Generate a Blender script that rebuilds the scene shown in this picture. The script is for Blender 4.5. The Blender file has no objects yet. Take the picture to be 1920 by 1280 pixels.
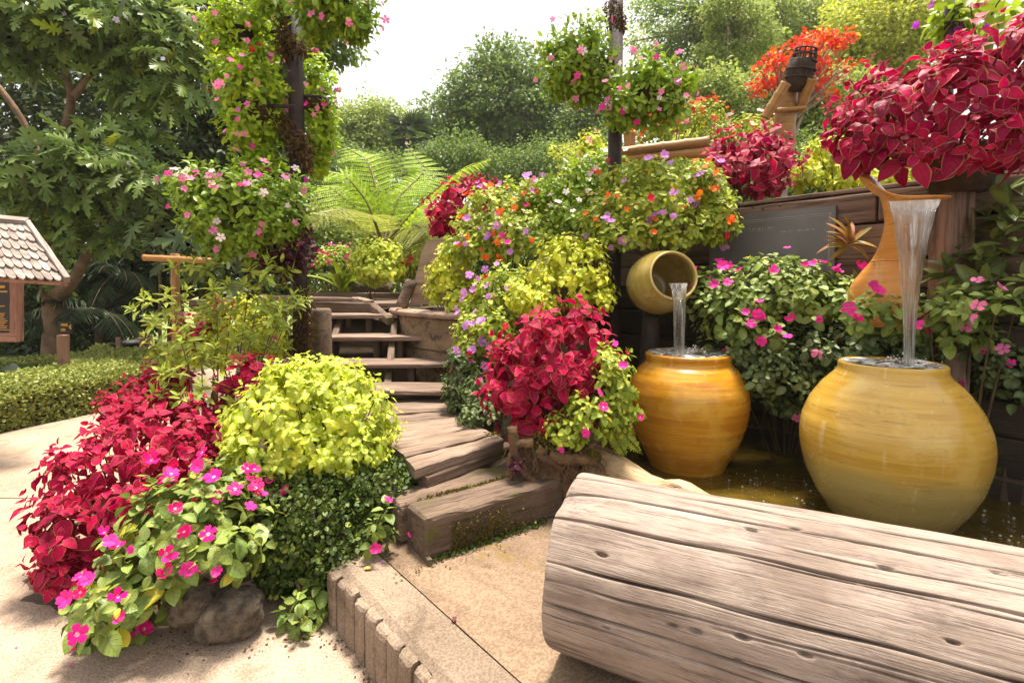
import bpy, math, random
import numpy as np
from mathutils import Vector, Matrix

SC = bpy.context.scene
COL = SC.collection
PI = math.pi

# ------------------------------------------------------------------ camera
CAM_H, TILT, FPX = 1.2, math.radians(2.2), 960.0
cam_d = bpy.data.cameras.new('camera')
cam = bpy.data.objects.new('camera', cam_d)
COL.objects.link(cam)
cam.location = (0, 0, CAM_H)
cam.rotation_euler = (PI / 2 - TILT, 0, 0)
cam_d.sensor_width = 36
cam_d.lens = 18
cam_d.shift_y = -68 / 1920
cam_d.clip_start = 0.05
cam_d.clip_end = 2000
SC.camera = cam

# ------------------------------------------------------------------ light
SUN = Vector((0.06, 0.17, 0.98)).normalized()          # towards the sun
world = bpy.data.worlds.new('World')
SC.world = world
world.use_nodes = True
wn, wl = world.node_tree.nodes, world.node_tree.links
sky = wn.new('ShaderNodeTexSky')
sky.sky_type = 'NISHITA'
sky.sun_disc = False
sky.sun_elevation = math.asin(SUN.z)
sky.sun_rotation = math.atan2(SUN.x, SUN.y)
sky.air_density = 1.3
sky.dust_density = 6.0
wmix = wn.new('ShaderNodeMix')
wmix.data_type = 'RGBA'
wmix.inputs[0].default_value = 0.62                    # thin white cloud over the blue
wmix.inputs[7].default_value = (8.4, 8.1, 7.5, 1)
wl.new(sky.outputs[0], wmix.inputs[6])
bg = wn['Background']
bg.inputs[1].default_value = 0.09
wl.new(wmix.outputs[2], bg.inputs[0])
sun_d = bpy.data.lights.new('sun', 'SUN')
sun_d.energy = 4.8
sun_d.angle = math.radians(12)
sun_d.color = (1, 0.92, 0.79)
sun = bpy.data.objects.new('sun', sun_d)
COL.objects.link(sun)
sun.location = (0, 0, 20)
sun.rotation_euler = (-SUN).to_track_quat('-Z', 'Y').to_euler()
vs = SC.view_settings
vs.view_transform = 'Standard'
vs.look = 'None'
vs.gamma = 1
vs.use_curve_mapping = False
vs.exposure = 1.27
SC.cycles.max_bounces = 8
SC.cycles.transparent_max_bounces = 8
SC.cycles.use_denoising = True

# ------------------------------------------------------------------ helpers: points
_ct, _st = math.cos(TILT), math.sin(TILT)


def W(px, py, Y):
    """world point at depth Y seen at photograph pixel (px, py)"""
    a, b = (px - 960) / FPX, (572 - py) / FPX
    d = Vector((a, _ct + b * _st, -_st + b * _ct))
    k = Y / d.y
    return Vector((d.x * k, Y, CAM_H + d.z * k))


def G(px, py, z):
    """world point on the level z seen at photograph pixel (px, py)"""
    p = W(px, py, 1.0)
    k = (z - CAM_H) / (p.z - CAM_H)
    return Vector((p.x * k, k, z))


def unit(a):
    a = np.asarray(a, float)
    return a / np.maximum(np.linalg.norm(a, axis=-1, keepdims=True), 1e-9)


def sst(a, b, x):
    t = np.clip((np.asarray(x, float) - a) / (b - a), 0, 1)
    return t * t * (3 - 2 * t)


def vnoise(P, seed=0):
    """cheap smooth noise from sines, about -1..1"""
    P = np.asarray(P, float)
    r = np.random.default_rng(seed + 77)
    o = 0
    for i in range(6):
        k = r.normal(size=3) * (1 + .45 * i)
        o = o + np.sin(P @ k + r.uniform(0, 6.28)) / (1 + .35 * i)
    return o / 2.6


# ------------------------------------------------------------------ helpers: meshes and objects
def mesh_np(name, V, T, uv=None, rnd=None, mats=(), midx=None, smooth=True):
    """V (n,3), T (m,k) uniform faces, uv (n,2) per vertex, rnd (n,) per vertex"""
    V = np.ascontiguousarray(V, np.float32)
    T = np.ascontiguousarray(T, np.int32)
    m, k = T.shape
    me = bpy.data.meshes.new(name)
    me.vertices.add(len(V))
    me.vertices.foreach_set('co', V.ravel())
    me.loops.add(m * k)
    me.loops.foreach_set('vertex_index', T.ravel())
    me.polygons.add(m)
    me.polygons.foreach_set('loop_start', np.arange(0, m * k, k, dtype=np.int32))
    me.polygons.foreach_set('use_smooth', np.full(m, smooth, bool))
    if uv is not None:
        l = me.uv_layers.new(name='UVMap')
        l.data.foreach_set('uv', np.ascontiguousarray(np.asarray(uv, np.float32)[T.ravel()]).ravel())
    if rnd is not None:
        a = me.attributes.new('rnd', 'FLOAT', 'POINT')
        a.data.foreach_set('value', np.ascontiguousarray(rnd, np.float32))
    for x in mats:
        me.materials.append(x)
    if midx is not None:
        me.polygons.foreach_set('material_index', np.ascontiguousarray(midx, np.int32))
    me.update(calc_edges=True)
    return me


def link(name, data, parent=None, mw=None, kind=None, label=None):
    o = bpy.data.objects.new(name, data)
    COL.objects.link(o)
    if mw is not None:
        M = mw.copy()
        if parent is not None:
            M.translation = M.translation - parent['_o']
        o.matrix_basis = M
    elif parent is not None:
        o.location = -parent['_o']
    if parent is not None:
        o.parent = parent['_e']
    if kind:
        o['kind'] = kind
    if label:
        o['label'] = label
    return o


def thing(name, label, cat, loc, group=None):
    e = bpy.data.objects.new(name, None)
    COL.objects.link(e)
    e.empty_display_size = .1
    e.location = loc
    e['label'] = label
    e['category'] = cat
    if group:
        e['group'] = group
    return {'_e': e, '_o': Vector(loc)}


def sub(o, world_origin=None):
    """lets a mesh part that sits at the world origin offset carry sub-parts"""
    t = o
    p = Vector((0, 0, 0))
    while t is not None:
        p = p + t.location
        t = t.parent
    return {'_e': o, '_o': p}


def single(name, label, cat, me, group=None, mw=None, kind=None):
    o = bpy.data.objects.new(name, me)
    COL.objects.link(o)
    if mw is not None:
        o.matrix_basis = mw
    if label:
        o['label'] = label
    if cat:
        o['category'] = cat
    if group:
        o['group'] = group
    if kind:
        o['kind'] = kind
    return o


class MB:
    """collects shapes with triangles/quads as one mesh"""

    def __init__(s):
        s.v, s.f, s.n = [], [], 0

    def add(s, V, F):
        s.v.append(np.asarray(V, float).reshape(-1, 3))
        for f in F:
            s.f.append(tuple(int(i) + s.n for i in f))
        s.n += len(s.v[-1])

    def tube(s, pts, rad, n=8, cap=True, wob=0, rng=None):
        P = np.asarray([tuple(p) for p in pts], float)
        m = len(P)
        R = np.full(m, rad, float) if np.isscalar(rad) else np.asarray(rad, float)
        T = unit(np.gradient(P, axis=0))
        up = np.array([0, 0, 1.]) if abs(T[0][2]) < .9 else np.array([1., 0, 0])
        a = unit(np.cross(T[0], up))
        V = []
        for i in range(m):
            a = unit(a - T[i] * (a @ T[i]))
            b = np.cross(T[i], a)
            for k in range(n):
                t = 2 * PI * k / n
                r = R[i] * (1 + (wob * rng.uniform(-1, 1) if wob else 0))
                V.append(P[i] + r * (math.cos(t) * a + math.sin(t) * b))
        F = []
        for i in range(m - 1):
            for k in range(n):
                F.append((i * n + k, i * n + (k + 1) % n, (i + 1) * n + (k + 1) % n, (i + 1) * n + k))
        if cap:
            F.append(tuple(range(n - 1, -1, -1)))
            F.append(tuple((m - 1) * n + k for k in range(n)))
        s.add(V, F)
        return s

    def lathe(s, prof, n=48, M=None, mod=None):
        """prof [(r,z)], optional M 4x4, mod(i, phi, r, z)->(r, z)"""
        V, F = [], []
        for i, (r, z) in enumerate(prof):
            for k in range(n):
                t = 2 * PI * k / n
                rr, zz = (r, z) if mod is None else mod(i, t, r, z)
                p = Vector((rr * math.cos(t), rr * math.sin(t), zz))
                V.append(tuple(M @ p if M else p))
        for i in range(len(prof) - 1):
            for k in range(n):
                F.append((i * n + k, i * n + (k + 1) % n, (i + 1) * n + (k + 1) % n, (i + 1) * n + k))
        s.add(V, F)
        return s

    def prism(s, poly, z0, z1, M=None):
        n = len(poly)
        V = [(x, y, z0) for x, y in poly] + [(x, y, z1) for x, y in poly]
        if M:
            V = [tuple(M @ Vector(p)) for p in V]
        F = [tuple(range(n - 1, -1, -1)), tuple(range(n, 2 * n))]
        F += [(i, (i + 1) % n, n + (i + 1) % n, n + i) for i in range(n)]
        s.add(V, F)
        return s

    def box(s, c, d, M=None):
        x, y, z = d[0] / 2, d[1] / 2, d[2] / 2
        return s.prism([(c[0] - x, c[1] - y), (c[0] + x, c[1] - y), (c[0] + x, c[1] + y), (c[0] - x, c[1] + y)], c[2] - z, c[2] + z, M)

    def mesh(s, name, mat, smooth=False):
        me = bpy.data.meshes.new(name)
        me.from_pydata(np.concatenate(s.v).tolist(), [], s.f)
        if mat:
            me.materials.append(mat)
        if smooth:
            me.polygons.foreach_set('use_smooth', np.ones(len(me.polygons), bool))
        me.update()
        return me


def timber_mesh(name, L, w, h, mat, seed=0, rnd=.012, jit=.004, n=7):
    """a worn wooden member along +X from 0 to L, centred on Y and Z, with rounded, uneven edges"""
    r = np.random.default_rng(seed)
    y, z = w / 2, h / 2
    c = min(rnd, y * .6, z * .6)
    cs = np.array([(-y, -z + c), (-y + c * .3, -z + c * .3), (-y + c, -z), (y - c, -z), (y - c * .3, -z + c * .3), (y, -z + c),
                   (y, z - c), (y - c * .3, z - c * .3), (y - c, z), (-y + c, z), (-y + c * .3, z - c * .3), (-y, z - c)])
    xs = np.concatenate([[0, c * .6], np.linspace(c * 2, L - c * 2, n), [L - c * .6, L]])
    V = []
    off = np.zeros(2)
    for i, x in enumerate(xs):
        k = .90 if i in (0, len(xs) - 1) else 1
        off = off * .6 + r.normal(size=2) * jit * .5
        for p in cs:
            q = p * (1 - (1 - k) * np.array([c * 8 / y, c * 8 / z]).clip(0, 1)) + off + r.normal(size=2) * jit * .35
            V.append((x + r.normal() * jit * .5, q[0], q[1]))
    m = len(cs)
    F = []
    for i in range(len(xs) - 1):
        for k in range(m):
            F.append((i * m + k, i * m + (k + 1) % m, (i + 1) * m + (k + 1) % m, (i + 1) * m + k))
    F.append(tuple(range(m - 1, -1, -1)))
    F.append(tuple((len(xs) - 1) * m + k for k in range(m)))
    b = MB()
    b.add(V, F)
    return b.mesh(name, mat)


def frame_x(p0, p1, up=(0, 0, 1)):
    """matrix with X along p0->p1, Z near up"""
    p0, p1 = Vector(p0), Vector(p1)
    x = (p1 - p0).normalized()
    y = Vector(up).cross(x).normalized()
    z = x.cross(y)
    M = Matrix((x, y, z)).transposed().to_4x4()
    M.translation = p0
    return M, (p1 - p0).length


# ------------------------------------------------------------------ materials
def mk(name):
    m = bpy.data.materials.new(name)
    m.use_nodes = True
    nt = m.node_tree
    p = nt.nodes['Principled BSDF']
    return m, nt, p


def nd(nt, typ, **kw):
    n = nt.nodes.new(typ)
    for k, v in kw.items():
        if k.startswith('i_'):
            key = k[2:]
            n.inputs[int(key) if key.isdigit() else key].default_value = v
        else:
            setattr(n, k, v)
    return n


def mth(nt, op, a, b=None, c=None, clamp=False):
    n = nt.nodes.new('ShaderNodeMath')
    n.operation = op
    n.use_clamp = clamp
    for i, x in enumerate((a, b, c)):
        if x is None:
            continue
        if isinstance(x, (int, float)):
            n.inputs[i].default_value = x
        else:
            nt.links.new(x, n.inputs[i])
    return n.outputs[0]


def step(nt, x, a, b):
    n = nt.nodes.new('ShaderNodeMapRange')
    n.interpolation_type = 'SMOOTHSTEP'
    nt.links.new(x, n.inputs[0])
    n.inputs[1].default_value, n.inputs[2].default_value = a, b
    if a > b:
        n.inputs[1].default_value, n.inputs[2].default_value = b, a
        n.inputs[3].default_value, n.inputs[4].default_value = 1, 0
    return n.outputs[0]


def mixc(nt, f, a, b, mode='MIX'):
    n = nt.nodes.new('ShaderNodeMix')
    n.data_type = 'RGBA'
    n.blend_type = mode
    for i, x in ((0, f), (6, a), (7, b)):
        if isinstance(x, (int, float)):
            n.inputs[i].default_value = x
        elif isinstance(x, tuple):
            n.inputs[i].default_value = (*x, 1) if len(x) == 3 else x
        else:
            nt.links.new(x, n.inputs[i])
    return n.outputs[2]


def noise(nt, vec, scale, detail=4, rough=.55, dist=0):
    n = nd(nt, 'ShaderNodeTexNoise', i_Scale=scale, i_Detail=detail, i_Roughness=rough, i_Distortion=dist)
    nt.links.new(vec, n.inputs['Vector'])
    return n.outputs['Fac']


def mapping(nt, vec, scale, rot=(0, 0, 0), loc=(0, 0, 0)):
    n = nd(nt, 'ShaderNodeMapping')
    n.inputs['Scale'].default_value = scale
    n.inputs['Rotation'].default_value = rot
    n.inputs['Location'].default_value = loc
    nt.links.new(vec, n.inputs['Vector'])
    return n.outputs[0]


def bump(nt, p, h, strength=.4, dist=.01):
    b = nd(nt, 'ShaderNodeBump', i_Strength=strength, i_Distance=dist)
    nt.links.new(h, b.inputs['Height'])
    nt.links.new(b.outputs[0], p.inputs['Normal'])


def coords(nt, which='Object'):
    return nd(nt, 'ShaderNodeTexCoord').outputs[which]


def leaf_random(nt):
    oi = nd(nt, 'ShaderNodeObjectInfo').outputs['Random']
    at = nd(nt, 'ShaderNodeAttribute', attribute_name='rnd').outputs['Fac']
    return mth(nt, 'FRACT', mth(nt, 'ADD', oi, at))


def leafmat(name, c1, c2, margin=None, centre=None, trans=.3, rough=.45, vein=.35, odd=None, spec=.4, hue=.03, mw=.86):
    m, nt, p = mk(name)
    uvs = nd(nt, 'ShaderNodeSeparateXYZ')
    nt.links.new(coords(nt, 'UV'), uvs.inputs[0])
    u = uvs.outputs[0]
    edge = mth(nt, 'ABSOLUTE', mth(nt, 'MULTIPLY_ADD', uvs.outputs[1], 2, -1))
    r = leaf_random(nt)
    r2 = mth(nt, 'FRACT', mth(nt, 'MULTIPLY', r, 17.31))
    r3 = mth(nt, 'FRACT', mth(nt, 'MULTIPLY', r, 41.77))
    col = mixc(nt, r, c1, c2)
    pos = coords(nt, 'Object')
    mott = noise(nt, mapping(nt, coords(nt, 'UV'), (3, 2, 1)), 2.3, 2)
    if centre:
        f = mth(nt, 'MULTIPLY', step(nt, edge, .75, .05), step(nt, u, .98, .5))
        f = mth(nt, 'MULTIPLY', f, mth(nt, 'MULTIPLY_ADD', r2, .7, .3))
        f = mth(nt, 'MULTIPLY', f, step(nt, mott, .3, .6))
        col = mixc(nt, f, col, centre)
    # veins: side veins running out from the midrib
    vv = mth(nt, 'PINGPONG', mth(nt, 'SUBTRACT', mth(nt, 'MULTIPLY', u, 5.5), mth(nt, 'MULTIPLY', edge, 1.3)), .5)
    vl = mth(nt, 'MAXIMUM', step(nt, vv, .12, .0), step(nt, edge, .09, .0))
    dark = mixc(nt, 1.0, col, (.45, .45, .45), 'MULTIPLY')
    col = mixc(nt, mth(nt, 'MULTIPLY', vl, vein), col, dark)
    if margin:
        f = mth(nt, 'MAXIMUM', step(nt, edge, mw, .97), step(nt, u, .965, .995))
        col = mixc(nt, mth(nt, 'MULTIPLY', f, .85), col, margin)
    if odd:
        col = mixc(nt, mth(nt, 'MULTIPLY', step(nt, r3, .975, .98), .9), col, odd)
    hs = nd(nt, 'ShaderNodeHueSaturation')
    nt.links.new(mth(nt, 'MULTIPLY_ADD', r3, .55, .72), hs.inputs['Value'])
    nt.links.new(mth(nt, 'MULTIPLY_ADD', r2, hue, .5 - hue / 2), hs.inputs['Hue'])
    nt.links.new(col, hs.inputs['Color'])
    col = hs.outputs[0]
    nt.links.new(col, p.inputs['Base Color'])
    p.inputs['Roughness'].default_value = rough
    p.inputs['Specular IOR Level'].default_value = spec
    h = mth(nt, 'ADD', mth(nt, 'MULTIPLY', vl, -1), mth(nt, 'MULTIPLY', mott, .8))
    bump(nt, p, h, .35, .004)
    tr = nd(nt, 'ShaderNodeBsdfTranslucent')
    nt.links.new(col, tr.inputs[0])
    mx = nd(nt, 'ShaderNodeMixShader', i_0=trans)
    nt.links.new(p.outputs[0], mx.inputs[1])
    nt.links.new(tr.outputs[0], mx.inputs[2])
    nt.links.new(mx.outputs[0], nt.nodes['Material Output'].inputs[0])
    return m


def petalmat(name, c, eye=None, trans=.3, eye_r=.33):
    m, nt, p = mk(name)
    uvs = nd(nt, 'ShaderNodeSeparateXYZ')
    nt.links.new(coords(nt, 'UV'), uvs.inputs[0])
    r = leaf_random(nt)
    hs = nd(nt, 'ShaderNodeHueSaturation', i_Color=(*c, 1))
    nt.links.new(mth(nt, 'MULTIPLY_ADD', r, .5, .75), hs.inputs['Value'])
    nt.links.new(mth(nt, 'MULTIPLY_ADD', mth(nt, 'FRACT', mth(nt, 'MULTIPLY', r, 9.7)), .02, .49), hs.inputs['Hue'])
    col = hs.outputs[0]
    if eye:
        col = mixc(nt, step(nt, uvs.outputs[0], eye_r, eye_r * .45), col, eye)
    nt.links.new(col, p.inputs['Base Color'])
    p.inputs['Roughness'].default_value = .6
    p.inputs['Specular IOR Level'].default_value = .25
    tr = nd(nt, 'ShaderNodeBsdfTranslucent')
    nt.links.new(col, tr.inputs[0])
    mx = nd(nt, 'ShaderNodeMixShader', i_0=trans)
    nt.links.new(p.outputs[0], mx.inputs[1])
    nt.links.new(tr.outputs[0], mx.inputs[2])
    nt.links.new(mx.outputs[0], nt.nodes['Material Output'].inputs[0])
    return m


def woodmat(name, c1, c2, dark=(.05, .035, .03), grain=1.0, moss=0, rough=.85, bstr=.5, lich=None):
    """weathered wood, grain along the local X axis"""
    m, nt, p = mk(name)
    oc = coords(nt, 'Object')
    ra = nd(nt, 'ShaderNodeObjectInfo').outputs['Random']
    sh = nd(nt, 'ShaderNodeVectorMath', operation='ADD')
    cmb = nd(nt, 'ShaderNodeCombineXYZ')
    nt.links.new(mth(nt, 'MULTIPLY', ra, 37.0), cmb.inputs[0])
    nt.links.new(mth(nt, 'MULTIPLY', ra, 11.0), cmb.inputs[1])
    nt.links.new(oc, sh.inputs[0])
    nt.links.new(cmb.outputs[0], sh.inputs[1])
    v = sh.outputs[0]
    wob = noise(nt, v, 2.5 * grain, 2)
    g1 = noise(nt, mapping(nt, v, (2.2 * grain, 38 * grain, 38 * grain)), 1, 5, .65, .5)
    g2 = noise(nt, mapping(nt, v, (5 * grain, 150 * grain, 150 * grain)), 1, 3, .6, .3)
    big = noise(nt, mapping(nt, v, (1.5, 4, 4)), 2 * grain, 4, .6)
    col = mixc(nt, step(nt, big, .36, .66), c1, c2)
    col = mixc(nt, mth(nt, 'MULTIPLY', step(nt, g1, .5, .36), .75), col, dark)
    col = mixc(nt, mth(nt, 'MULTIPLY', step(nt, g2, .5, .3), .45), col, dark)
    blot = noise(nt, mapping(nt, v, (3, 7, 7)), 2.2 * grain, 5, .7)
    col = mixc(nt, mth(nt, 'MULTIPLY', step(nt, blot, .62, .72), .55), col, dark)
    if lich:
        col = mixc(nt, mth(nt, 'MULTIPLY', step(nt, noise(nt, mapping(nt, v, (3, 6, 6)), 3.1, 5, .7), .58, .7), .6), col, lich)
    if moss:
        mo = noise(nt, v, 7, 5, .7)
        col = mixc(nt, mth(nt, 'MULTIPLY', step(nt, mo, .62 - moss * .15, .72), .85), col, (.09, .10, .012))
    hs = nd(nt, 'ShaderNodeHueSaturation')
    nt.links.new(mth(nt, 'MULTIPLY_ADD', ra, .35, .82), hs.inputs['Value'])
    nt.links.new(col, hs.inputs['Color'])
    nt.links.new(hs.outputs[0], p.inputs['Base Color'])
    p.inputs['Roughness'].default_value = rough
    p.inputs['Specular IOR Level'].default_value = .25
    h = mth(nt, 'ADD', mth(nt, 'MULTIPLY', g1, 1.0), mth(nt, 'MULTIPLY', g2, .5))
    bump(nt, p, h, bstr, .008)
    return m


def plainmat(name, c1, c2=None, scale=8, rough=.7, bstr=.25, metal=0, spec=.4, bd=.01, detail=5):
    m, nt, p = mk(name)
    oc = coords(nt, 'Object')
    n = noise(nt, oc, scale, detail, .62)
    col = mixc(nt, step(nt, n, .35, .68), c1, c2 or tuple(x * .6 for x in c1))
    nt.links.new(col, p.inputs['Base Color'])
    p.inputs['Roughness'].default_value = rough
    p.inputs['Metallic'].default_value = metal
    p.inputs['Specular IOR Level'].default_value = spec
    if bstr:
        bump(nt, p, noise(nt, oc, scale * 5, 4, .7), bstr, bd)
    return m


def concretemat(name, c1, c2, stain, speck=1.0, mossy=0):
    m, nt, p = mk(name)
    oc = coords(nt, 'Object')
    a = noise(nt, oc, 1.7, 7, .7, .5)
    b = noise(nt, oc, 5.5, 5, .7, .6)
    f = noise(nt, oc, 130, 2, .6)
    col = mixc(nt, step(nt, a, .38, .62), c1, c2)
    col = mixc(nt, mth(nt, 'MULTIPLY', step(nt, b, .50, .70), .6), col, stain)
    vo = nd(nt, 'ShaderNodeTexVoronoi', i_Scale=160.0)
    nt.links.new(oc, vo.inputs['Vector'])
    col = mixc(nt, mth(nt, 'MULTIPLY', step(nt, f, .42, .60), .6 * speck), col, mixc(nt, 1.0, col, (.5, .43, .36), 'MULTIPLY'))
    if mossy:
        mo = noise(nt, oc, 2.6, 6, .7)
        col = mixc(nt, mth(nt, 'MULTIPLY', step(nt, mo, .56, .7), mossy), col, (.16, .10, .015))
        wh = noise(nt, mapping(nt, oc, (1, 1, 1), (0, 0, 0), (3, 5, 0)), 3.2, 5, .65)
        col = mixc(nt, mth(nt, 'MULTIPLY', step(nt, wh, .64, .69), .55), col, (.62, .56, .5))
    nt.links.new(col, p.inputs['Base Color'])
    p.inputs['Roughness'].default_value = .85
    p.inputs['Specular IOR Level'].default_value = .3
    h = mth(nt, 'ADD', mth(nt, 'MULTIPLY', f, .6), mth(nt, 'ADD', b, mth(nt, 'MULTIPLY', vo.outputs['Distance'], .5)))
    bump(nt, p, h, .35, .006)
    return m


M_path = concretemat('path_concrete', (.33, .245, .18), (.41, .315, .24), (.20, .135, .09))
M_platform = concretemat('platform_concrete', (.25, .175, .115), (.15, .10, .065), (.09, .055, .03), 1.0, .75)
M_curb = concretemat('curb_concrete', (.19, .14, .10), (.26, .195, .145), (.08, .055, .036), 1.0, .4)
M_core = plainmat('dark_core', (.045, .028, .016), (.09, .06, .035), 3, .95, .8, bd=.03)  # dark fill of the light-blocking cores in hedge and shrub
M_ground, _nt, _p = mk('soil_and_grass')
_oc = coords(_nt, 'Object')
_s = nd(_nt, 'ShaderNodeSeparateXYZ')
_nt.links.new(_oc, _s.inputs[0])
_g = step(_nt, mth(_nt, 'ADD', _s.outputs[1], mth(_nt, 'MULTIPLY', noise(_nt, _oc, 1.2, 4), 3.0)), 8.0, 10.5)
_c = mixc(_nt, noise(_nt, _oc, 3, 5, .7), (.045, .028, .016), (.10, .066, .038))
_c = mixc(_nt, _g, _c, mixc(_nt, noise(_nt, _oc, 2, 5, .7), (.10, .14, .03), (.20, .22, .06)))
_nt.links.new(_c, _p.inputs['Base Color'])
_p.inputs['Roughness'].default_value = .95
bump(_nt, _p, noise(_nt, _oc, 18, 5, .75), .8, .03)
def logmat():
    m, nt, p = mk('weathered_log')
    v = coords(nt, 'Object')
    wv = nd(nt, 'ShaderNodeVectorMath', operation='MULTIPLY_ADD')
    nz = nd(nt, 'ShaderNodeTexNoise', i_Scale=3.5, i_Detail=3.0)
    nt.links.new(v, nz.inputs['Vector'])
    nt.links.new(nz.outputs['Color'], wv.inputs[0])
    wv.inputs[1].default_value = (0, .022, .022)
    nt.links.new(v, wv.inputs[2])
    w = wv.outputs[0]
    g1 = noise(nt, mapping(nt, w, (3.5, 130, 130)), 1, 6, .72)
    g2 = noise(nt, mapping(nt, w, (10, 420, 420)), 1, 4, .7)
    g3 = noise(nt, mapping(nt, w, (1.4, 30, 30)), 1, 4, .6)
    big = noise(nt, mapping(nt, v, (1.6, 4, 4)), 2.0, 5, .65)
    sm = noise(nt, mapping(nt, v, (3.5, 9, 9)), 2.0, 6, .75)
    col = mixc(nt, step(nt, big, .38, .64), (.315, .25, .208), (.195, .145, .115))
    col = mixc(nt, mth(nt, 'MULTIPLY', step(nt, sm, .50, .68), .55), col, (.115, .085, .075))
    col = mixc(nt, mth(nt, 'MULTIPLY', step(nt, g3, .56, .70), .5), col, (.46, .375, .32))
    col = mixc(nt, mth(nt, 'MULTIPLY', step(nt, g1, .47, .38), .7), col, (.10, .07, .058))
    col = mixc(nt, mth(nt, 'MULTIPLY', step(nt, g2, .46, .34), .4), col, (.13, .09, .075))
    nt.links.new(col, p.inputs['Base Color'])
    p.inputs['Roughness'].default_value = .85
    p.inputs['Specular IOR Level'].default_value = .25
    bump(nt, p, mth(nt, 'ADD', g1, mth(nt, 'MULTIPLY', g2, .6)), .55, .006)
    return m


M_log = logmat()
M_timber = woodmat('weathered_timber', (.165, .112, .08), (.105, .07, .048), (.045, .028, .02), 1.2, .35, .85, .7)
M_plank = woodmat('weathered_plank', (.25, .178, .135), (.17, .118, .085), (.09, .06, .045), 1.0, .05, .85, .6)
M_tread = woodmat('tread_wood', (.27, .185, .14), (.18, .12, .09), (.08, .05, .04), 1.0, 0, .8, .5)
M_wallwood = woodmat('wall_timber', (.21, .135, .10), (.14, .09, .065), (.035, .022, .018), .8, .15, .85, .7)
M_bamboo = woodmat('bamboo', (.36, .185, .06), (.27, .13, .04), (.16, .08, .03), .6, 0, .5, .2)
M_stair_wall = woodmat('stone_slab', (.30, .20, .12), (.20, .13, .08), (.05, .032, .022), .5, .3, .85, .7)
M_shadewood = woodmat('wet_shaded_timber', (.045, .032, .02), (.028, .02, .013), (.012, .009, .007), .8, .3, .6, .7)  # wet wood, darkened further to paint in the shade under the overhang
M_panel = woodmat('carved_board', (.44, .30, .23), (.34, .23, .17), (.16, .10, .08), .7, 0, .85, .4)
M_shingle = woodmat('shingle', (.33, .285, .26), (.21, .175, .155), (.16, .10, .075), 1.5, 0, .85, .5, (.22, .11, .05))
M_kiosk = woodmat('kiosk_wood', (.30, .16, .115), (.22, .11, .08), (.08, .04, .03), 1.0, 0, .7, .4)
M_bark = plainmat('bark_brown', (.22, .135, .075), (.12, .075, .045), 9, .9, .7, bd=.02)
M_bark_grey = plainmat('bark_grey', (.34, .27, .21), (.18, .14, .11), 6, .9, .7, bd=.03)
M_stem = plainmat('green_stem', (.10, .075, .03), (.06, .04, .02), 12, .7, .2)
M_redstem = plainmat('red_stem', (.12, .02, .03), (.07, .02, .02), 12, .7, .2)
M_post = plainmat('dark_post', (.05, .034, .032), (.026, .018, .02), 9, .7, .5, spec=.25)
M_moss = plainmat('dry_moss', (.12, .075, .025), (.07, .04, .015), 30, .95, .9, bd=.02)
M_coir = plainmat('coir_basket', (.085, .05, .03), (.045, .028, .018), 30, .95, .9, bd=.02)
M_rock = plainmat('rock', (.30, .235, .17), (.09, .068, .048), 26, .9, 1.0, bd=.04, detail=8)
M_slate = plainmat('slate', (.13, .12, .125), (.095, .088, .092), 5, .42, .12, spec=.5)
M_slate_line = plainmat('slate_engraving', (.30, .28, .27), (.22, .2, .2), 30, .6, .1)
M_black = plainmat('black_board', (.018, .012, .010), (.012, .009, .008), 6, .4, .05)
M_gold = plainmat('gold_print', (.62, .33, .05), (.5, .26, .04), 40, .5, 0)
M_wicker = plainmat('dark_wicker', (.05, .028, .02), (.025, .015, .012), 30, .9, .5)
M_tub = plainmat('black_tub', (.03, .028, .03), (.018, .016, .018), 8, .5, .2)
M_root = plainmat('gnarled_root', (.22, .13, .06), (.10, .055, .03), 11, .95, 1.0, bd=.03)
M_fernstem = plainmat('fern_stem', (.16, .15, .03), (.10, .07, .02), 12, .6, .2)

L_red = leafmat('coleus_red', (.50, .0008, .058), (.20, .0005, .028), (.52, .20, .08), (.58, .002, .085), .3, .55, .5, None, .2, .008, .88)
L_redbig = leafmat('coleus_red_broad', (.48, .001, .066), (.19, .0006, .036), (.60, .28, .13), (.56, .008, .09), .32, .5, .5, None, .25, .008, .84)
L_lime = leafmat('coleus_lime', (.55, .60, .02), (.42, .53, .018), None, (.88, .84, .40), .34, .5, .25)
L_limedk = leafmat('coleus_lime_small', (.62, .62, .02), (.42, .50, .015), None, (.72, .68, .18), .34, .5, .25)
L_imp = leafmat('impatiens_leaf', (.25, .32, .055), (.16, .24, .035), None, (.26, .31, .11), .26, .42, .4, (.42, .38, .03))
L_impy = leafmat('impatiens_yellowgreen', (.42, .48, .035), (.24, .34, .022), None, (.50, .50, .13), .3, .45, .3, (.55, .42, .02))
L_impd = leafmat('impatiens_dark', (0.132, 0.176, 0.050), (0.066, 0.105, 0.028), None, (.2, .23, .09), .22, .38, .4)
L_peri = leafmat('periwinkle_leaf', (.30, .42, .02), (.15, .27, .015), None, (.30, .36, .06), .34, .4, .3)
L_periy = leafmat('periwinkle_yellowgreen', (.44, .55, .02), (.24, .38, .015), None, None, .42, .4, .3)
L_azalea = leafmat('azalea_leaf', (.42, .48, .04), (.21, .30, .03), None, (.44, .43, .12), .3, .4, .3)
L_box = leafmat('clipped_leaf', (.05, .085, .014), (.10, .14, .02), None, None, .18, .35, 0, (.26, .3, .03))
L_hedge = leafmat('hedge_leaf', (0.374, 0.396, 0.099), (0.242, 0.286, 0.055), None, None, .3, .45, 0, (.55, .52, .2))
L_lobed = leafmat('lobed_leaf', (.26, .38, .06), (.15, .25, .04), None, (.22, .27, .12), .32, .38, .3, (.34, .40, .03))
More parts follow.
